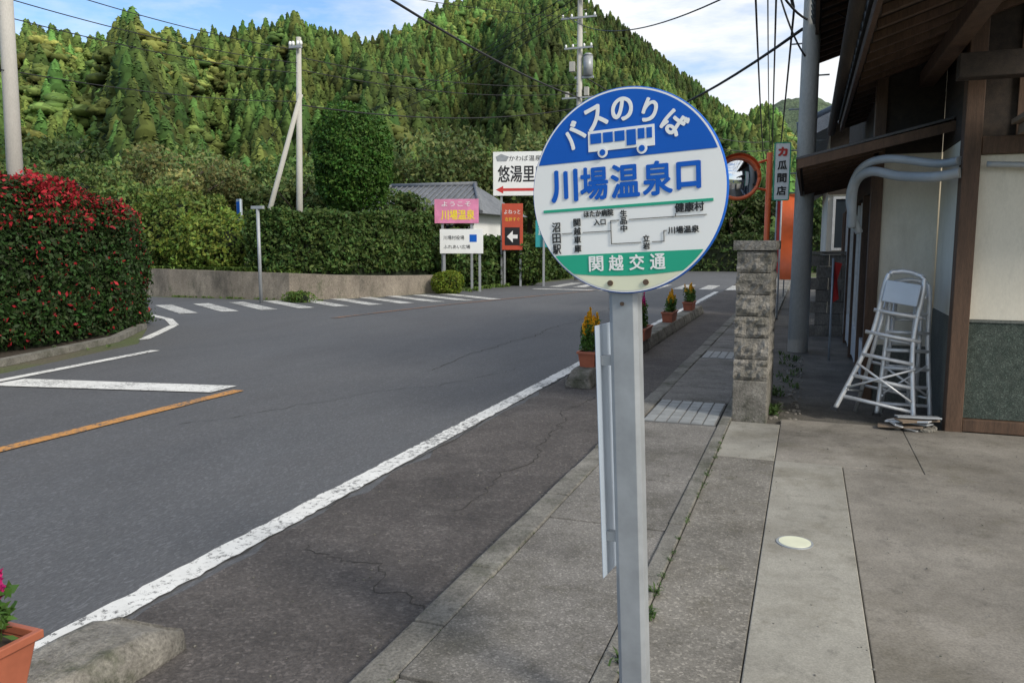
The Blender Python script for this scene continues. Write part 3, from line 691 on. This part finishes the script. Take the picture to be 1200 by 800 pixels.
# ---------------------------------------------------------------- ladders
def tripod(name,loc,rot,h,wb,wt,back,nr):
    e=empty(name,loc,rot); P=[]
    P.append((bez([(-wb/2,0,0),(-wt/2*1.15,.02*h,h*.55),(-wt/2,.0,h*.96),(-wt*.25,.02,h*1.03),(wt*.25,.02,h*1.03),(wt/2,.0,h*.96),(wt/2*1.15,.02*h,h*.55),(wb/2,0,0)],8),.021))
    for i in range(nr):
        t=(i+.7)/(nr+.3); ww=(wb/2)*(1-t)+(wt/2)*t
        if t<.55: ww=wb/2+(wt*.575-wb/2)*t/.55
        P.append(([(-ww,.012,h*t),(ww,.012,h*t)],.017)); P.append(([(-ww,.055,h*t),(ww,.055,h*t)],.015))
    for s in (-1,1): P.append(([(s*wt*.35,.03,h*.93),(s*wb*.33,back,0.0)],.018))
    for t in (.2,.38,.56,.74): P.append(([(-wt*.34-(wb*.33-wt*.35)*(1-t),back*(1-t)+.02,h*t),(wt*.34+(wb*.33-wt*.35)*(1-t),back*(1-t)+.02,h*t)],.013))
    P.append(([(-wb*.42,.0,h*.16),(-wb*.28,back*.8,h*.16)],.009))
    P.append(([(wb*.42,.0,h*.16),(wb*.28,back*.8,h*.16)],.009))
    P.append(([(-wt*.45,.0,h*.75),(-wt*.4,back*.25,h*.78)],.009)); P.append(([(wt*.45,.0,h*.75),(wt*.4,back*.25,h*.78)],.009))
    P.append(([(-wb*.40,-.02,h*.18),(wb*.36,-.03,h*.40)],.010)); P.append(([(wb*.40,-.03,h*.18),(-wb*.34,-.02,h*.36)],.010))
    tubes('frame',P,M['alu'],e,9)
    box('top_tray',-wt*.42,wt*.42,-.03,.10,h*.90,h*.925,M['alu'],e,.004)
    for s in (-1,1): box('foot',s*wb/2-.03,s*wb/2+.03,-.03,.03,0,.03,M['black'],e)
    return e
l1=tripod('step_ladder',(.60,7.55,.06),(rad(-7),rad(8),rad(-14)),1.27,.66,.30,.42,6)
box('folded_tray',-.14,.14,-.07,-.03,1.03,1.22,M['galvl'],l1,.008)
tripod('step_ladder',(.86,7.75,.055),(rad(-5),rad(1),rad(6)),1.18,.44,.30,.22,7)
rocks('rubble',[(rng.uniform(.72,1.05),rng.uniform(7.2,7.45),.06,rng.uniform(.02,.05)) for _ in range(22)],M['stone'])
tp=empty('scrap_pile')
for k in range(6):
    o=box('board_%d'%k,-.17,.17,-.06,.06,0,.014,(M['alu'],M['woodl'],M['galv'])[k%3],tp,.003); o.location=(.86+rng.normal()*.07,7.28+rng.normal()*.05,.055+.02*k); o.rotation_euler=(rng.normal()*.08,rng.normal()*.08,rng.uniform(-.6,.6))

# neighbour buildings, walls behind
nb=empty('neighbour_house')
box('walls',.35,6,18,26,0,4.0,M['plaster'],nb)
slope('roof',-.25,3.75,3.2,5.4,17.3,26.6,.15,M['tilebl'],nb)
slope('gable_trim',-.27,3.60,3.2,5.25,17.2,17.29,.26,M['tilebl'],nb)
L=[];y=17.35
while y<26.5: L.append(([(-.3,y,3.93),(3.2,y,5.61)],.07)); y+=.3
tubes('roof_tiles',L,M['tilebl'],nb,8)
slope('lower_roof',-.1,2.75,.34,3.0,17.4,26,.1,M['tilebl'],nb)
box('timber_band',.34,6,17.94,17.99,2.6,4.2,M['woodx'],nb)
box('window',.5,1.3,17.95,17.99,1.5,2.5,M['glass'],nb); boxes('window_frame',[(.45,.5,17.92,17.99,1.45,2.55),(1.3,1.35,17.92,17.99,1.45,2.55),(.5,1.3,17.92,17.99,2.5,2.55),(.5,1.3,17.92,17.99,1.45,1.5),(.88,.92,17.93,17.945,1.5,2.5)],M['alu'],nb)
cb=empty('concrete_block_wall')
L=[]
for k in range(7):
    for j in range(5):
        x=-.05+j*.4+(.2 if k%2 else 0); L.append((x+.004,x+.396,14.6,14.75,.01+k*.2,.01+k*.2+.194))
boxes('blocks',L,M['wallc'],cb,.004)
box('cap',-.07,2.2,14.57,14.78,1.412,1.46,M['wallc'],cb)
fl=empty('red_banner_pole',(.33,11.6,0)); tubes('pole',[([(0,0,0),(0,0,1.4)],.014)],M['galv'],fl,8)
pyd('banner',[(.01,0,1.35),(.11,.02,1.33),(.06,.06,1.1),(.09,.03,.85),(.01,0,.8),(.01,.01,1.1)],[(0,1,2,5),(5,2,3,4)],M['red'],fl)

# ---------------------------------------------------------------- retaining wall
wp=[(-45,21.6),(-30,19.9),(-18,18.95),(-13.7,18.95),(-12.6,19.9),(-11.8,21.6),(-11.2,24.2)]
def wallpath(name,P,h0,h1,th,mat):
    V=[];F=[];n=len(P)
    for i,(x,y) in enumerate(P):
        a=Vector(P[max(i-1,0)]);b=Vector(P[min(i+1,n-1)]);d=(b-a).normalized();q=Vector((-d.y,d.x))*th
        h=h0+(h1-h0)*i/(n-1)
        V+=[(x,y,-.1),(x,y,h),(x+q.x,y+q.y,h),(x+q.x,y+q.y,-.1)]
    for i in range(n-1):
        for j in range(4): F.append((4*i+j,4*i+(j+1)%4,4*i+4+(j+1)%4,4*i+4+j))
    F+=[(0,1,2,3),(4*n-4,4*n-3,4*n-2,4*n-1)]
    return pyd(name,V,F,mat,None)
wallpath('retaining_wall',wp,.95,.55,.3,M['wallc'])
pyd('earth_bank',[(-45,21.9,.8),(-18,19.2,.72),(-13.8,19.2,.66),(-12.0,21.4,.5),(-11.4,24.4,.4),(-10.9,30,.1),(-24,50,.4),(-60,50,.9)],[(0,1,2,3,4,5,6,7)],M['ground'])

# ---------------------------------------------------------------- hedges & shrubs
def hedge(name,P,z0,z1,th,size,dens,colf,lumpy=.15,shrink=None):
    e=empty(name); PP=[];NN=[]
    for i in range(len(P)-1):
        a=np.array(P[i],float);b=np.array(P[i+1],float); L=np.linalg.norm(b-a); d=(b-a)/L; q=np.array([-d[1],d[0]])
        for kind,area in (('f',L*(z1-z0)),('t',L*th),('b',L*(z1-z0)*.4)):
            n=int(area*dens); s=rng.uniform(0,L,n)
            if kind=='t': t=rng.uniform(0,th,n); z=np.full(n,z1); N=np.tile([0,0,1.],(n,1))
            else:
                t=np.full(n,0. if kind=='f' else th); z=rng.uniform(z0,z1,n); N=np.tile(np.append(-q if kind=='f' else q,0),(n,1))
            p=np.column_stack([a[0]+d[0]*s+q[0]*t,a[1]+d[1]*s+q[1]*t,z]); PP.append(p);NN.append(N)
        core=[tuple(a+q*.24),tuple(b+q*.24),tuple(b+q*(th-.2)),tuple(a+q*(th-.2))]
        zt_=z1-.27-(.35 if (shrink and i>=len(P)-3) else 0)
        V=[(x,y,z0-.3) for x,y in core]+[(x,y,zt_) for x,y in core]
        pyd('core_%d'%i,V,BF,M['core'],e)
    for (pt,sgn,nb_) in ((P[0],-1,P[1]),(P[-1],1,P[-2])):
        a=np.array(pt,float); o=np.array(nb_,float); d=(a-o)/np.linalg.norm(a-o); dd=d*sgn; q=np.array([-dd[1],dd[0]])
        n=int(th*(z1-z0)*dens); t=rng.uniform(0,th,n); z=rng.uniform(z0,z1,n)
        PP.append(np.column_stack([a[0]+q[0]*t,a[1]+q[1]*t,z])); NN.append(np.tile(np.append(d,0),(n,1)))
    PP=np.concatenate(PP);NN=np.concatenate(NN)
    k=np.clip((PP[:,2]-(z1-.45))/.45,0,1)**2*(np.abs(NN[:,2])<.5); PP[:,:2]-=NN[:,:2]*(k*.22)[:,None]
    l=lump(PP,1.3)*.6+lump(PP,4.1)*.4
    PP=PP+NN*(l*lumpy-rng.uniform(0,1,len(PP))**1.5*.25)[:,None]+rng.normal(0,.03,PP.shape)
    st=rng.uniform(size=len(PP))<.04; PP[st]+=NN[st]*rng.uniform(0,.16,(st.sum(),1))
    if shrink: PP=shrink(PP)
    V,F=leafquads(PP,size,NN,.8); bigmesh('leaves',V,F,colf(PP,l),M['leaf'],e); return e
def c_green(base,var=.4):
    def f(P,l):
        c=cols(base,len(P),var,.2); c*=(1+.5*l)[:,None]; return np.clip(c,.004,.6)
    return f
def c_red(P,l):
    n=len(P); g=cols((.030,.055,.018),n,.5); r=cols((.34,.024,.034),n,.5)
    m2=lump(P,2.7)
    pr=np.clip((P[:,2]-1.75)/.75,0,1)**1.3*.80+.05
    pr*=np.clip(.8+.9*l+.5*m2,0.05,1.4)
    g[:,1]*=rng.uniform(.8,1.5,n)
    return np.where((rng.uniform(size=n)<pr)[:,None],r,g)
def shr(P):
    t=np.clip((P[:,1]-9.0)/3.0,0,1); P[:,2]=np.where(P[:,2]>1.2,P[:,2]-(P[:,2]-1.2)*t*.35,P[:,2]); return P
hp=[(-10.75,2.0),(-10.75,6.0),(-10.85,9.0),(-11.25,10.9),(-12.2,12.2),(-15,13.1)]
hedge('photinia_hedge',hp,.10,2.6,2.2,.043,2300,c_red,.28,shr)
sheet('hedge_bed',[(-10.35,0),(-10.4,8.2),(-11.1,10.6),(-12.6,12.0),(-16,13),(-16,0)],.012,M['soil'])
pk=[(-9.75,0),(-9.8,7.4),(-10.5,9.9),(-11.7,11.7),(-13.4,13.0),(-16,13.9)]
V=[];F=[]
for i,(x,y) in enumerate(pk):
    a=Vector(pk[max(i-1,0)]);b=Vector(pk[min(i+1,len(pk)-1)]);d=(b-a).normalized();q=Vector((-d.y,d.x))*.15
    V+=[(x,y,0),(x,y,.09),(x+q.x,y+q.y,.09),(x+q.x,y+q.y,0)]
for i in range(len(pk)-1):
    for j in range(4): F.append((4*i+j,4*i+(j+1)%4,4*i+4+(j+1)%4,4*i+4+j))
F+=[(0,1,2,3),(len(V)-4,len(V)-3,len(V)-2,len(V)-1)]
pyd('corner_kerb',V,F,M['kerb'])
hedge('clipped_hedge',[(-15.6,19.5),(-14.2,19.4),(-13.0,20.4),(-12.2,22.0),(-11.9,24.6)],.75,2.5,1.3,.07,800,c_green((.055,.105,.026)),.28)
hedge('low_hedge',[(-11.9,24.7),(-11.0,27.5),(-10.4,31),(-10.2,36)],.1,1.75,1.6,.10,420,c_green((.050,.095,.024)),.35)
def blob(name,c,r,n,size,base,parent=None,lumpy=.2,p=2.2,leafn='leaves',core=True):
    e=parent or empty(name)
    d=unit(rng.normal(size=(n,3))); a=np.array(r,float)
    rr=(np.sum(np.abs(d/a)**p,axis=1))**(-1/p)
    l=lump(d*a+np.array(c),1.8)*.6+lump(d*a+np.array(c),4.5)*.4
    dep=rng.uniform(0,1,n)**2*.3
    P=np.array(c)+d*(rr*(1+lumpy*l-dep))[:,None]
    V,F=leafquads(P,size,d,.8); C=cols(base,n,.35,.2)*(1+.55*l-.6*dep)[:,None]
    bigmesh(leafn,V,F,np.clip(C,.004,.6),M['leaf'],e)
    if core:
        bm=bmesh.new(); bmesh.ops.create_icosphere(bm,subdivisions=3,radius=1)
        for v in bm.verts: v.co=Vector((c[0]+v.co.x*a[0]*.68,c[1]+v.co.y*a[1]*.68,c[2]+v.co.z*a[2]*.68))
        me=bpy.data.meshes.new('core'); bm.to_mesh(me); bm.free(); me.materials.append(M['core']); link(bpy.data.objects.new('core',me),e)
    return e
def trunk(e,x,y,z0,z1,r,limbs=5,spread=1.5):
    P=[([(x,y,z0-.2),(x+.05*r,y,(z0+z1)/2),(x,y,z1)],[r*1.3,r*.9,r*.5])]
    for i in range(limbs):
        a=2*math.pi*i/limbs+rng.uniform(0,.8); h=z0+(z1-z0)*rng.uniform(.45,.85)
        P.append(([(x,y,h),(x+math.cos(a)*spread*.5,y+math.sin(a)*spread*.5,h+spread*.45),(x+math.cos(a)*spread,y+math.sin(a)*spread,h+spread*.75)],[r*.5,r*.3,r*.12]))
    tubes('trunk',P,M['trunk'],e,8)
def tree(name,x,y,h,r,base,z0=0,n=9000,size=.14,clumps=16,low=.35):
    e=empty(name); trunk(e,x,y,z0,z0+(h-z0)*.75,.05+.035*r,6,r*.65)
    Pn=[];Dn=[];Cn=[]
    m=n//clumps; zc=z0+(h-z0)*(low+(1-low)/2); hz=(h-z0)*(1-low)/2
    for i in range(clumps):
        a=rng.uniform(0,2*math.pi); u=rng.uniform(-1,1); q=math.sqrt(max(0,1-u*u))*.68
        cc=np.array([x+math.cos(a)*q*r,y+math.sin(a)*q*r,zc+u*hz*.72]); cr=r*rng.uniform(.26,.46)
        d=unit(rng.normal(size=(m,3))); rr=cr*rng.uniform(0,1,m)**.35; Pn.append(cc+d*rr[:,None]*[1,1,.75]); Dn.append(d)
        Cn.append(cols(base,m,.3,.2)*rng.uniform(.65,1.35)*(1+.25*d[:,2:3]))
    Pn=np.concatenate(Pn);V,F=leafquads(Pn,size,np.concatenate(Dn),.6); bigmesh('crown',V,F,np.clip(np.concatenate(Cn),.004,.6),M['leaf'],e)
    return e
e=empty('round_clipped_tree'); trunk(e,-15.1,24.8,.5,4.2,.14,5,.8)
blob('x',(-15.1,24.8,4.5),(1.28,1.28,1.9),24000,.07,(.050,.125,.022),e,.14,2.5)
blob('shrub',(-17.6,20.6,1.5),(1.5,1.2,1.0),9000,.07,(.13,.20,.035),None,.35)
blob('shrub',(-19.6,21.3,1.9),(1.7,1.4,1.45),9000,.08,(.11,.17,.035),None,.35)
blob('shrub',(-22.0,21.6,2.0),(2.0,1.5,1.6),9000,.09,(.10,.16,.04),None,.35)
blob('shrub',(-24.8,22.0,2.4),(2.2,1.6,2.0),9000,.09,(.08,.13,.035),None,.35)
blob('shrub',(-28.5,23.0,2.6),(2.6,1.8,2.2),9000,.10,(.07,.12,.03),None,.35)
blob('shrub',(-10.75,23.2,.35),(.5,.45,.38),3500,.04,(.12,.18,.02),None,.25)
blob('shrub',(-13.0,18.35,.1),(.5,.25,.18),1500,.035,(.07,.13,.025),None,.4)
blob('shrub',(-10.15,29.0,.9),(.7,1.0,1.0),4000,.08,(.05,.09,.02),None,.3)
B=(.070,.125,.032)
tree('broadleaf_tree',-23.0,25.0,5.3,2.8,(.14,.17,.06),.6,10000,.10)
tree('broadleaf_tree',-35.5,29.5,6.6,4,(.05,.09,.025),0,9000,.17)
tree('broadleaf_tree',-29,31,6.0,3.6,B,0,9000,.16)
tree('broadleaf_tree',-22.4,30.5,4.9,3.0,B,.4,9000,.14)
tree('broadleaf_tree',-19.0,27.0,4.2,2.2,(.08,.13,.04),.5,8000,.11)
tree('broadleaf_tree',-22.3,47,9.2,4.6,(.085,.125,.04),0,11000,.17,22,.2)
tree('broadleaf_tree',-17.5,50.8,9.0,4.2,(.105,.15,.05),0,10000,.17,20,.2)
tree('broadleaf_tree',-14.0,49.6,7.6,3.8,B,0,9000,.17,18,.2)
tree('broadleaf_tree',-27,43,7.4,4.0,B,0,9000,.17,18,.2)
tree('broadleaf_tree',-16.9,31.4,3.9,1.9,(.06,.105,.03),.2,8000,.11,16,.1)
tree('broadleaf_tree',-14.3,30.6,3.3,1.4,(.07,.115,.03),.2,6000,.09,14,.1)
tree('broadleaf_tree',-10.8,45,6.5,3.0,(.06,.105,.03),0,8000,.16,16,.15)
tree('broadleaf_tree',-7.6,50,6.2,3.2,(.06,.10,.03),0,8000,.16,16,.1)
tree('broadleaf_tree',-4.6,51.9,5.4,2.8,(.05,.09,.025),0,8000,.16,16,.05)
tree('broadleaf_tree',-1.6,54,5.4,3.0,(.055,.095,.025),0,8000,.16,16,.05)
tree('broadleaf_tree',1.6,50,5.4,3.4,B,0,8000,.16,16,.1)
hedge('roadside_thicket',[(-10.4,46.5),(-6,48.2),(1,48.0),(8,48)][::-1],0,2.0,1.5,.13,160,c_green((.045,.08,.022)),.5)

# house behind the hedge
hb=empty('farmhouse')
box('walls',-20.5,-14.0,33,38,0,3.0,M['white'],hb)
V=[(-21.1,32.4,2.9),(-13.4,32.4,2.9),(-13.4,38.6,2.9),(-21.1,38.6,2.9),(-19.4,35.5,4.35),(-15.0,35.5,4.35)]
pyd('roof',V,[(0,1,5,4),(2,3,4,5),(1,2,5),(3,0,4),(0,3,2,1)],M['tilegr'],hb)
tubes('ridge_tiles',[([(-19.5,35.5,4.38),(-14.9,35.5,4.38)],.12),([(-21.1,32.4,2.95),(-19.4,35.5,4.4)],.09),([(-13.4,32.4,2.95),(-15,35.5,4.4)],.09)],M['tilegr'],hb,8)
L=[];x=-20.9
while x<-13.5:
    t=min(1,max(.02,(x+21.1)/1.7),max(.02,(-13.4-x)/1.6)); L.append(([(x,32.36,2.93),(x,32.4+3.1*t,2.93+1.45*t)],.045)); x+=.3
tubes('roof_tiles',L,M['tilegr'],hb,6)
boxes('windows',[(-19.5,-17.5,32.95,32.99,1,2.3),(-16.5,-14.5,32.95,32.99,.9,2.4)],M['glass'],hb)

def weeds(name,spots,base=(.08,.15,.03)):
    Vs=[];Fs=[];k=0
    for (x,y,z,s,cnt) in spots:
        for _ in range(cnt):
            a=rng.uniform(0,6.28); L=s*rng.uniform(.5,1.2); ox,oy=rng.normal(0,s*.3,2); b=np.array([x+ox,y+oy,z]); d=np.array([math.cos(a),math.sin(a),0]); q=np.array([-d[1],d[0],0])*s*.07
            mid=b+d*L*.35+np.array([0,0,L*.5]); tip=b+d*L*.9+np.array([0,0,L*.55])
            Vs+=[b-q,b+q,mid+q*1.2,mid-q*1.2,mid-q*1.2,mid+q*1.2,tip+q*.1,tip-q*.1]; Fs+=[(k,k+1,k+2,k+3),(k+4,k+5,k+6,k+7)]; k+=8
    return bigmesh(name,np.array(Vs),np.array(Fs),cols(base,len(Fs),.4),M['leaf'])
sp_=[(-.572,rng.uniform(2.2,6.5),.055,rng.uniform(.012,.030),8) for _ in range(60)]+[(-.568,3.15,.055,.06,24),(-.57,3.4,.055,.045,18),(-.57,2.75,.055,.055,22)]
sp_+=[(-1.48,rng.uniform(1.5,14),.01,rng.uniform(.015,.035),8) for _ in range(46)]+[(-.25,rng.uniform(7.3,9),.02,.10,12) for _ in range(12)]+[(rng.uniform(-.3,.0),rng.uniform(8.5,12),.02,.09,10) for _ in range(14)]
sp_+=[(-1.323,rng.uniform(1.8,7),.045,rng.uniform(.008,.018),6) for _ in range(50)]
weeds('weeds',sp_,(.06,.11,.03))
bk=[(rng.uniform(-18,-12.5),18.88,.0,.10,10) for _ in range(40)]+[(rng.uniform(-28,-14),rng.uniform(19.3,20.2),.72,.28,30) for _ in range(200)]+[(rng.uniform(-10.9,-10.3),rng.uniform(24,36),.0,.2,16) for _ in range(60)]
weeds('bank_grass',bk,(.12,.20,.045))
weeds('bed_weeds',[(rng.uniform(-10.7,-10.0),rng.uniform(5,9.5),.01,.06,8) for _ in range(30)])

# ---------------------------------------------------------------- mountain
AZ=np.array([-80,-59.8,-52,-47.6,-41.1,-37.4,-35.3,-29.6,-27.3,-25,-22.6,-19.1,-15.6,-13.2,-10.9,-8.5,-5.6,-2.8,-.6,2.6,10,40])
EL=np.array([.15,.178,.217,.2156,.232,.2565,.2517,.2423,.2585,.281,.2976,.3076,.294,.27,.2374,.1985,.157,.119,.093,.072,.06,.06])
RD=np.array([275,275,270,265,265,275,280,300,340,380,415,440,445,445,445,450,460,470,480,480,460,460.])
def hillz(x,y):
    az=np.degrees(np.arctan2(x,y)); r=np.hypot(x,y)
    el=np.interp(az,AZ,EL); rd=np.interp(az,AZ,RD); zr=el*rd-5.5
    r0=96.
    t=(r-r0)/(rd-r0)
    g=np.where(t<1,np.clip(t,0,1)**1.2,1-.9*(t-1)**1.5)
    env=np.clip(t,0,1)*np.clip(1.0-t,0,1)*4
    spur=(np.sin(az*.42+r*.010)+.8*np.sin(az*.80+1.3-r*.012)+.35*np.sin(az*1.7+r*.02))*env*8.0
    return np.where(t>0,zr*g+spur+.6,-1+.0*r)
na,nr=150,70
aa=np.radians(np.linspace(-82,42,na)); rr=np.linspace(80,640,nr)
A,Rr=np.meshgrid(aa,rr,indexing='ij'); X=np.sin(A)*Rr; Y=np.cos(A)*Rr; Z=hillz(X,Y)
V=np.column_stack([X.ravel(),Y.ravel(),Z.ravel()]); idx=np.arange(na*nr).reshape(na,nr)
F=np.stack([idx[:-1,:-1],idx[1:,:-1],idx[1:,1:],idx[:-1,1:]],-1).reshape(-1,4)
bigmesh('hill',V,F,np.tile([.03,.045,.015],(len(F),1)),M['core'])
na,nr=120,50
X,Y=np.meshgrid(np.linspace(-220,420,na),np.linspace(560,1000,nr),indexing='ij')
Z=118*np.exp(-((X+22)/95)**2)*np.sin(np.clip((Y-560)/440,0,1)*math.pi)**.8+70*np.exp(-((X-180)/150)**2)*np.sin(np.clip((Y-560)/440,0,1)*math.pi)+2.5*lump(np.column_stack([X.ravel(),Y.ravel(),X.ravel()]),.08).reshape(X.shape)+rng.uniform(-1.5,1.5,X.shape)-2
V=np.column_stack([X.ravel(),Y.ravel(),Z.ravel()]); idx=np.arange(na*nr).reshape(na,nr)
F=np.stack([idx[:-1,:-1],idx[1:,:-1],idx[1:,1:],idx[:-1,1:]],-1).reshape(-1,4)
bigmesh('hill',V,F,np.tile([.05,.08,.05],(len(F),1)),M['farhill'])
def closed_crown(r_,prof,m,jit,colf):
    V=[];F=[];C=[]
    k=len(prof)
    for i,(h,R) in enumerate(prof):
        tw=r_.uniform(0,.6)
        for j in range(m):
            a=2*math.pi*(j+.5*(i%2))/m+tw*.3; rr_=R*(1+r_.normal()*jit); V.append(np.array([math.cos(a)*rr_,math.sin(a)*rr_,h+r_.normal()*.012]))
    for i in range(k-1):
        for j in range(m):
            F.append((i*m+j,i*m+(j+1)%m,(i+1)*m+(j+1)%m,(i+1)*m+j)); C.append(colf((prof[i][0]+prof[i+1][0])/2)*r_.uniform(.7,1.3))
    return V,F,C
def conifer_template(seed):
    r_=np.random.default_rng(seed); fat=r_.uniform(.85,1.2); pw=r_.uniform(1.3,2.0)
    prof=[]
    L_=12
    for k in range(L_):
        h=.06+.93*k/(L_-1); R=fat*.185*max(0,1-h**pw)**.9*(.7+.3*min(1,h/.25))
        R*=(1.14 if k%2==0 else .84); prof.append((h,R+.006))
    V,F,C=closed_crown(r_,prof,8,.18,lambda h:.32+.95*h)  # tint rises with height: sunlit tops and shaded skirts put into the colour
    for _ in range(60):
        h=r_.uniform(.12,.97)**.85; R=fat*.185*max(0,1-h**pw)**.9+.008; a=r_.uniform(0,6.28); d=np.array([math.cos(a),math.sin(a),0]); q=np.array([-d[1],d[0],0])
        p=d*R*.9+np.array([0,0,h]); w_=.022*r_.uniform(.7,1.5)
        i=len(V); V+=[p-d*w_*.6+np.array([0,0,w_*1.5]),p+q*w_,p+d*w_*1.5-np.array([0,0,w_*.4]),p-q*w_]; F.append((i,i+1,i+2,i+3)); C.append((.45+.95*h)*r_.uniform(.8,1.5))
    return np.array(V),np.array(F),np.array(C)
def broad_template(seed):
    r_=np.random.default_rng(seed); V=[];F=[];C=[]
    for k in range(7):
        u=r_.uniform(-.3,1); a=r_.uniform(0,6.28); q=math.sqrt(max(0,1-u*u))*.18; c=np.array([math.cos(a)*q,math.sin(a)*q,.46+u*.22]); t=r_.uniform(.75,1.3); cr=r_.uniform(.10,.15)
        prof=[(-cr*.7,cr*.5),(-cr*.2,cr*.95),(cr*.35,cr*.9),(cr*.75,cr*.55),(cr,cr*.05)]
        v_,f_,c_=closed_crown(r_,prof,8,.2,lambda h:t*(1+1.5*h))  # clump tops tinted lighter, top light put into the colour
        o=len(V); V+=[x+c for x in v_]; F+=[tuple(i+o for i in f) for f in f_]; C+=c_
        for j in range(14):
            d=r_.normal(size=3); d/=np.linalg.norm(d); p=c+d*cr*r_.uniform(.95,1.15); nn=d+r_.normal(size=3)*.5; nn/=np.linalg.norm(nn)
            x=np.cross(nn,r_.normal(size=3)); x/=np.linalg.norm(x); y=np.cross(nn,x); s=.026
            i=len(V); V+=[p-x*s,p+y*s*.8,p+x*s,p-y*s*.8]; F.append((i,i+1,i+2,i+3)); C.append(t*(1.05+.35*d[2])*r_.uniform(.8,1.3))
    return np.array(V),np.array(F),np.array(C)
def scatter(name,templates,pos,hgt,wid,tint,mat):
    Vs=[];Fs=[];Cs=[];off=0
    pick=rng.integers(0,len(templates),len(pos))
    for ti,(TV,TF,TC) in enumerate(templates):
        I=np.where(pick==ti)[0]
        if not len(I): continue
        a=rng.uniform(0,6.28,len(I)); c,s=np.cos(a)[:,None],np.sin(a)[:,None]
        x=TV[None,:,0]*c-TV[None,:,1]*s; y=TV[None,:,0]*s+TV[None,:,1]*c
        H=hgt[I][:,None]; Wd=wid[I][:,None]
        lean=rng.normal(0,.02,(len(I),1))
        P=np.stack([pos[I,0:1]+x*Wd*H+TV[None,:,2]*H*lean,pos[I,1:2]+y*Wd*H,pos[I,2:3]+TV[None,:,2]*H],-1)
        nv=len(TV); Fq=TF[None]+(np.arange(len(I))*nv)[:,None,None]+off
        Vs.append(P.reshape(-1,3)); Fs.append(Fq.reshape(-1,4)); off+=nv*len(I)
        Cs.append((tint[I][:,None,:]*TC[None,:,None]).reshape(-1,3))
    return bigmesh(name,np.concatenate(Vs),np.concatenate(Fs),np.clip(np.concatenate(Cs),.003,.5),mat)
sp=2.9; gx=np.arange(-440,110,sp); gy=np.arange(30,500,sp); GX,GY=np.meshgrid(gx,gy)
P=np.column_stack([GX.ravel(),GY.ravel()])+rng.uniform(-1.5,1.5,(GX.size,2))
az=np.degrees(np.arctan2(P[:,0],P[:,1])); r=np.hypot(P[:,0],P[:,1]); rd=np.interp(az,AZ,RD)
keep=(az>-56)&(az<6)&(r>86)&(r<rd+6); P=P[keep]; az=az[keep]; r=r[keep]
z=hillz(P[:,0],P[:,1]); pos=np.column_stack([P,z-.6])
n=len(pos)
patch=np.sin(P[:,0]*.035+1)+np.sin(P[:,1]*.03+P[:,0]*.015)+.8*np.sin(P[:,0]*.08-P[:,1]*.06)
isb=(rng.uniform(size=n)<.07+.35*(patch>1.1)+.5*(r<115))
h=rng.uniform(5.6,9.8,n)*(1+.10*np.clip(patch,-1,1)); wid=rng.uniform(1.0,1.4,n)
t=np.tile(np.array([.058,.112,.026]),(n,1))*rng.uniform(.5,1.45,(n,1))*(1+.22*patch)[:,None]
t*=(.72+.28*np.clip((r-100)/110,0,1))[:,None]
t[:,0]*=rng.uniform(.85,1.6,n)
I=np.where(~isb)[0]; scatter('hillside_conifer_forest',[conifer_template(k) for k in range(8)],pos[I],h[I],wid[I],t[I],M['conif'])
I=np.where(isb)[0]; scatter('hillside_broadleaf_forest',[broad_template(k) for k in range(6)],pos[I],h[I]*.9,wid[I]*1.4,t[I]*np.array([1.25,1.08,1.2]),M['conif'])
print('trees',n)

S.view_settings.view_transform='Standard'; S.view_settings.look='None'; S.view_settings.exposure=0
